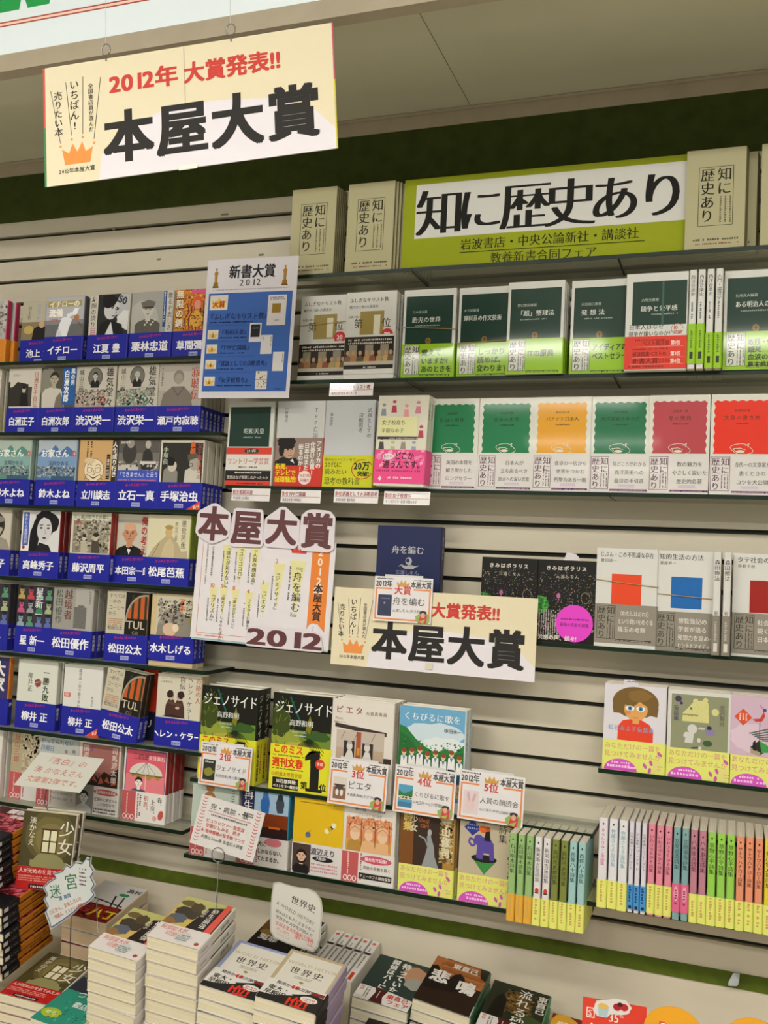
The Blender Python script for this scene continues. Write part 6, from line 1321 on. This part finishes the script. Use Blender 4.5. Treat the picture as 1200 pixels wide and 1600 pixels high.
PB = (-1.037, -.393, .723, 10.8, 4.8, 1.6); pile(k, PB, npile(PB, k, 21), 'white banded stormy sky cover, left pile', pitch=21)
def hist(cf):
    def d(S):
        S.r(7, 0, 91, 141, '#d5d2c6'); S.t('A WORLD HISTORY', 52, 108, 12, '#b5ab84', 0, m=1, al='c', sx=.95); S.t('世界史', 52, 84, 20, '#2c2c2a', 0, m=1, al='c', sp=1.1, sx=.95); S.f(36, 78, 32, 2.6, '#8a877c', 2); S.p([(48, 66), (52, 70), (58, 66), (54, 62)], '#9a8a4a')
    return d
def histb(S):
    S.p([(0, 0), (105, 0), (105, 40), (84, 44), (40, 26), (0, 24)], '#1f1d1e'); S.p([(0, 14), (26, 16), (54, 28), (40, 40), (0, 36)], '#dad7d0')
    S.t('発売から40万部突破', 16, 46, 9, '#3a3a38', 2, sx=.95, rot=-3); S.t('40', 42, 42, 14, '#c8302a', 2); S.t('東大・', 8, 28, 13, '#1f1d1e', 2); S.t('早稲田', 6, 15, 12.5, '#1f1d1e', 2); S.t('慶應で', 4, 2, 12.5, '#1f1d1e', 2); S.t('1位!', 46, 0, 27, '#d8301e', 3, sx=.9); S.e(82, 28, 15, 8, '#dfdbd4'); S.f(72, 28, 20, 3, '#b55a50', 2); S.r(80, 42, 22, 8, '#7a2a28')
kb = bunko('#8c98bd', '#9a8fb5', hist('b'), (56, '#dad7d0', '#1f1d1e', histb, None), t=20); kg = bunko('#b5a684', '#a898bd', hist('g'), (56, '#dad7d0', '#1f1d1e', histb, None), t=20)
PD = (-.706, -.403, .708, 9.2, 6, 3.4); pile(kg, PD, npile(PD, kg), 'gold framed cover with cream panel')
PC = (-.821, -.381, .696, 9, 5.5, 3.0); pile(kb, PC, npile(PC, kb), 'blue framed cover with cream panel')
def dusk(S):
    S.r(0, 0, 105, 148, '#201b18'); S.blob(26, 90, 30, 34, '#6a4a22', seed=3); S.blob(60, 100, 18, 20, '#171311', seed=5); S.blob(20, 60, 16, 10, '#8a6a34', seed=6); vt(S, '検察審', 92, 144, 17, '#e2ded4', 2); S.t('冤罪', 10, 34, 20, '#d5d0c8', 2); S.r(80, 0, 25, 148, '#1c1a1a'); vt(S, '検察審査', 92, 142, 18, '#e2ded4', 2)
kd_ = bunko('#201b18', '#dcdad4', dusk, None, sp=lambda S: (S.r(1, 30, S.w - 2, 40, '#1f1d1c'), S.f(S.w / 2 - 3, 66, 30, 6, '#e0dcd2', 1, v=1)), t=14)
pile(kd_, PE, npile(PE, kd_), 'dusky brown photo cover behind the world history card')
# five books standing on their fore edge, spines up
kf = bunko('#dedbd4', '#dcd9d2', None, None, sp=lambda S: (S.e(S.w / 2, 136, 4, 4, '#d4542e'), S.f(S.w / 2 - 1.6, 122, 16, 3.2, '#6a6660', 1, v=1), S.r(1, 96, S.w - 2, 7, '#33302c'), S.f(S.w / 2 - 1.6, 90, 44, 3.4, '#5a5650', 1, v=1), S.r(S.w / 2 - 3.4, 8, 6.8, 24, '#c8402e')), t=16)
F0 = pose(-.733, -.152, .655, 9, 5, 0)
for i in range(5):
    M = F0 @ Matrix.Translation((.0095 + i * .0195, 0, -.0525)) @ Matrix(((0, 1, 0, 0), (0, 0, 1, 0), (1, 0, 0, 0), (0, 0, 0, 1)))
    book(kf, M, 'white book spine up with orange dot, ' + ('leftmost', 'second from left', 'middle', 'fourth from left', 'rightmost')[i] + ' of five', 'white books standing spine up on the table')
def crimeb(S):
    S.p([(0, 0), (105, 0), (105, 32), (60, 40), (0, 42)], '#dad6d0'); S.p([(30, 0), (34, 30), (30, 42), (54, 40), (50, 20), (56, 0)], '#4a1c1a'); S.r(40, 14, 1.6, 22, '#c9b5ac'); vt(S, '探偵', 8, 40, 7, '#b53a30', 1); S.f(16, 38, 30, 3, '#5a5650', 2, v=1); S.t('東直己', 56, 20, 14.5, '#b5281e', 2, sx=.95); S.t('フェア', 60, 5, 14, '#b5281e', 2)
def cry(S):
    S.r(0, 60, 105, 88, '#a8683a')
    for j in range(11):
        for i in range(8): S.r(20 + (i - (j % 2) * .5) * 10, 84 + j * 6, 9.2, 5.2, ('#b5763f', '#94562c', '#a0622f')[(i * 3 + j) % 3])
    S.r(0, 0, 105, 80, '#2b1c14'); S.p([(0, 40), (0, 112), (10, 118), (20, 104), (26, 84), (40, 86), (46, 104), (56, 112), (66, 102), (70, 88), (90, 82), (96, 60)], '#1b1310'); S.p([(84, 148), (105, 148), (105, 110), (92, 118)], '#1b1713')
    S.t('東直己', 36, 122, 17, '#dedad2', 2, sx=.95); S.t('悲', 6, 66, 40, '#e2ded6', 3, sx=.9); S.t('鳴', 58, 56, 40, '#e2ded6', 3, sx=.9)
def sand(S):
    S.r(0, 0, 105, 148, '#262a1a'); S.blob(50, 100, 30, 30, '#59441f', seed=4); S.dots(30, 60, 50, 70, 40, 6, ['#6a5426', '#2c2012', '#8a6a2c']); S.p([(8, 40), (14, 100), (24, 116), (34, 100), (36, 40)], '#15120d'); S.blob(80, 56, 24, 16, '#3c4a26', seed=6)
    vt(S, '流れる砂', 62, 142, 27, '#dedad2', 2, m=1, sx=.95); vt(S, '東直己', 93, 138, 18, '#d3cec4', 2)
def wait(S):
    S.r(0, 0, 105, 148, '#2b3a34'); S.blob(84, 110, 26, 26, '#b58a6a', seed=4); S.blob(90, 84, 20, 18, '#9a9a90', seed=7); vt(S, '探偵はバーに', 38, 144, 17, '#dedad2', 3, sx=.9); vt(S, '待っていた', 60, 140, 20, '#dedad2', 3, sx=.9)
kh = bunko('#2b1c14', '#3c6a4c', cry, (44, '#2b1c14', '#3c6a4c', crimeb, None), t=18); ki = bunko('#262a1a', '#4a8a5c', sand, (44, '#262a1a', '#4a8a5c', crimeb, None), t=18); kw_ = bunko('#2b3a34', '#2b3a34', wait, (44, '#2b3a34', '#2b3a34', crimeb, None), t=18)
PH = (-.511, -.178, .655, 8.9, 7.4, .8); pile(kh, PH, npile(PH, kh), 'brick wall cover with two large white characters')
PI_ = (-.393, -.198, .640, 8.9, 6, 1.5); pile(ki, PI_, npile(PI_, ki), 'dark green brown cover with white column title')
PG = (-.622, -.185, .640, 8.9, 5, 1); pile(kw_, PG, npile(PG, kw_), 'dark cover with blurred hand left of the brick cover')
def coin(S): S.r(0, 0, 105, 148, '#1b1614'); S.blob(66, 100, 34, 30, '#5a5c60', seed=3); S.blob(66, 100, 20, 16, '#a8aaae', seed=4); S.p([(14, 60), (24, 66), (34, 60), (36, 48), (24, 44), (12, 48)], '#d8a81e'); S.t('消', 60, 20, 30, '#e2ded6', 3)
kc = bunko('#1b1614', '#1b1614', coin, None, t=14)
PN = (-.592, -.315, .585, 9, 5, 0); pile(kc, PN, npile(PN, kc), 'black cover with silver glow below the spine up books')
def fire(S): S.r(0, 0, 105, 148, '#7a2416'); S.blob(24, 120, 26, 30, '#d8a02c', seed=4); S.blob(40, 80, 24, 30, '#c8502a', seed=6); S.blob(80, 110, 26, 26, '#3c1a14', seed=8); vt(S, '探偵', 20, 130, 18, '#ead9b5', 2)
kfi = bunko('#7a2416', '#7a2416', fire, None, t=14)
PJ = (-.282, -.215, .610, 9, 4, 1); pile(kfi, PJ, npile(PJ, kfi), 'fiery orange red cover by the red anniversary board')
# girl with window books (dark olive)
def window_(S):
    S.r(0, 0, 105, 148, '#4b4426'); S.blob(56, 104, 48, 50, '#5d5530', j=.04, seed=3); S.blob(56, 102, 38, 40, '#6f663a', j=.04, seed=3); S.blob(56, 98, 28, 30, '#7d7344', j=.04, seed=5); S.blob(58, 46, 34, 26, '#8d8a5c', j=.06, seed=4); S.r(22, 44, 72, 12, '#8d8a5c')
    S.r(40, 70, 31, 46, '#4a2c18'); 
    for x in (42.5, 57): S.r(x, 72.5, 11.8, 19.5, '#d8d6b0'); S.r(x, 94.5, 11.8, 19.5, '#dcdab6')
    S.r(36, 116, 40, 1.6, '#5a4a28'); S.t('少', 72, 104, 32, '#e2dfd0', 0, m=1, sx=.95); S.t('女', 72, 70, 32, '#e2dfd0', 0, m=1, sx=.95); vt(S, '湊かなえ', 20, 138, 14, '#dcd8c6', 1, m=1)
def windb(S): S.t('人が死ぬのを見てみたか', 3, 30, 10, '#ecd9d2', 1, m=1, sx=.92); S.f(4, 24, 80, 2.6, '#d99a8c', 3); S.r(26, 2, 52, 8, '#1f1214'); S.f(30, 4, 42, 4, '#d8cfc8')
kwin = bunko('#4b4426', '#d5d0c4', window_, (43, '#b5201e', '#b5201e', windb, None), sp=lambda S: (S.r(1, 60, S.w - 2, 6, '#3a3020'), S.e(S.w / 2, 134, 3.4, 3.4, '#d4542e'), S.f(S.w / 2 - 2, 120, 40, 4, '#6a665a', v=1)), t=15)
m = pose(-1.3, -.275, .7475, 89.2 - 90, 3, 20.6) @ Matrix.Translation((.0525, .0075, 0)) 
book(kwin, m, 'olive book with lit window, standing upright on the orange spined pile', 'olive window cover books')
m2 = m @ Matrix.Translation((.006, .019, 0)); book(kwin, m2, 'second copy behind the upright olive book with lit window', 'olive window cover books')
pile(kwin, PL, npile(PL, kwin), 'olive cover with lit window and red band', group='olive window cover books')
def green_(S): S.r(0, 0, 105, 148, '#2b2f3a'); S.r(0, 0, 105, 104, '#2a8a74'); S.e(24, 30, 22, 14, '#a3b82c'); S.t('10万', 10, 24, 14, '#e2e4c8', 1); S.t('書店員', 44, 60, 18, '#d3dcd6', 2); S.t('つい', 30, 88, 22, '#c9d2d2', 2); S.dots(20, 10, 80, 90, 30, 6, ['#1c6a5c', '#4aa88c'])
kgr = bunko('#2a8a74', '#c9b58c', green_, None, t=16)
shrink(kgr, .93); PK = (-1.143, -.40, .585, 9, 3, -2); pile(kgr, PK, npile(PK, kgr), 'teal green cover with lime oval')
def stroke(S): S.r(0, 56, 105, 92, '#cfccc8'); S.l(10, 80, 96, 66, 4, '#1f1d1c'); S.l(60, 100, 74, 56, 4, '#1f1d1c'); S.l(80, 100, 88, 60, 4, '#1f1d1c'); S.t('高村', 70, 120, 16, '#26241f', 2); S.blob(74, 108, 12, 6, '#2c8a5a', seed=3)
def strokeb(S): S.r(0, 0, 105, 58, '#7a1a16'); S.dots(2, 4, 100, 52, 40, 8, ['#c8382c', '#3a1210']); S.t('八丁', 46, 12, 32, '#d9c81e', 3); S.t('NO', 8, 20, 20, '#c8382c', 2)
kst = bunko('#cfccc8', '#c9b89a', stroke, (58, '#7a1a16', '#c9b89a', strokeb, None), t=26, page='#d9c3a2')
PQ = (-1.245, -.20, .686, 9, 3, 2); pile(kst, PQ, npile(PQ, kst), 'white cover with black brush strokes at the back', pitch=30)
# pile with orange spines and black labels at the left edge
def flower(S): S.r(0, 0, 105, 148, '#4a1620'); S.dots(2, 10, 100, 100, 60, 14, ['#b53a48', '#8c1f2c', '#c9606a']); S.t('贖罪の', 30, 122, 22, '#e6dcd4', 3, sx=.9); S.t('奏鳴', 50, 104, 16, '#e6dcd4', 2)
kor = bunko('#4a1620', '#bf761c', flower, (48, '#16151a', '#16151a', None, lambda S: (S.r(S.w * .2, 5, S.w * .6, 12, '#c9c9c9'), S.f(S.w / 2 - 1, 40, 20, 2, '#777', 1, v=1))), sp=lambda S: vt(S, '贖罪の奏鳴曲', S.w / 2, 122, 6, '#5a3610', 1), t=13)
OG = 'orange spined books piled at the left edge'
pile(kor, (-1.372, -.350, .738, 9, 2, 2), 9, 'orange spined lower pile at the left edge', yawj=1.2, slip=.004, pitch=16.2, group=OG)
pile(kor, (-1.408, -.340, .850, 9, 2, 3), 6, 'orange spined upper pile at the left edge', yawj=1.2, slip=.003, pitch=16.4, group=OG)

# red anniversary board and orange letter boards at the bottom right
S = Sheet(92, 60); S.r(0, 0, 92, 60, '#d8402c'); S.fr(6, 33, 12, 14, 1.4, '#eadfd4'); S.t('S', 8.5, 34, 12, '#eadfd4', 1, m=1); S.t('Anni', 10, 16, 13, '#eadfd4', 1, m=1); S.t('35', 38, 30, 17, '#eadfd4', 1, m=1, sx=.9); S.t('th', 54, 39, 6, '#eadfd4', 1)
p = ate(908, 1625, .34)
o = card('anniversary_board', 'red board with cream lettering and ice cream cut out, bottom right', 'board', S, pose(p.x, p.y, p.z, 82, 0, 4), M_COAT, 1.2, '#d8402c')
mb = MB(); S = Sheet(1, 1); S.blob(30, 50, 13, 10, '#d9d5d0', .08, seed=2); S.blob(52, 54, 18, 10, '#d9d5d0', .08, seed=3); S.p([(24, 38), (22, 50), (38, 50), (36, 38)], '#a9c2cc'); S.blob(30, 52, 8, 4, '#d8b45c', seed=4); S.e(50, 54, 6, 5, '#a81e24'); S.e(60, 55, 6, 5, '#b5242a'); S.e(54, 58, 4, 3, '#3a1a1c')
mb.slab([(15 + 0, 44), (20, 58), (34, 61), (44, 65), (62, 65), (71, 56), (66, 47), (40, 42), (36, 37), (22, 37)], 1, Vector((0, 0, .002)), VX, VY, VZ, '#d9d5d0', M_COAT); mb.sheet(S, Vector((0, 0, .0021)), VX, VY, VZ, M_COAT); mb.build('ice_cream_cutout', o)
for i, (px, py, rx, ry, ch) in enumerate(((1052, 1614, 41, 34, 'V'), (1178, 1628, 38, 30, 'O'))):
    p = ate(px, py, .36); S = Sheet(80, 70); O = [(rx * math.cos(2 * PI * q / 36), ry * math.sin(2 * PI * q / 36)) for q in range(36)]
    S.t(ch, -18 if i == 0 else -14, -26, 46, '#c8502a', 3, sx=1.1); S.t(ch, -17 if i == 0 else -13, -25, 44, '#e0dcd6', 1, sx=1.1)
    card('oval_board', 'orange yellow oval board at the bottom edge, ' + ('left of the two', 'cut by the right corner')[i], 'board', S, pose(p.x, p.y, p.z, 80, 0, 3), M_COAT, 1.5, '#e3a021', outline=O, group='orange oval boards')
bpy.data.objects.remove(_fo); bpy.data.scenes.remove(_S2)
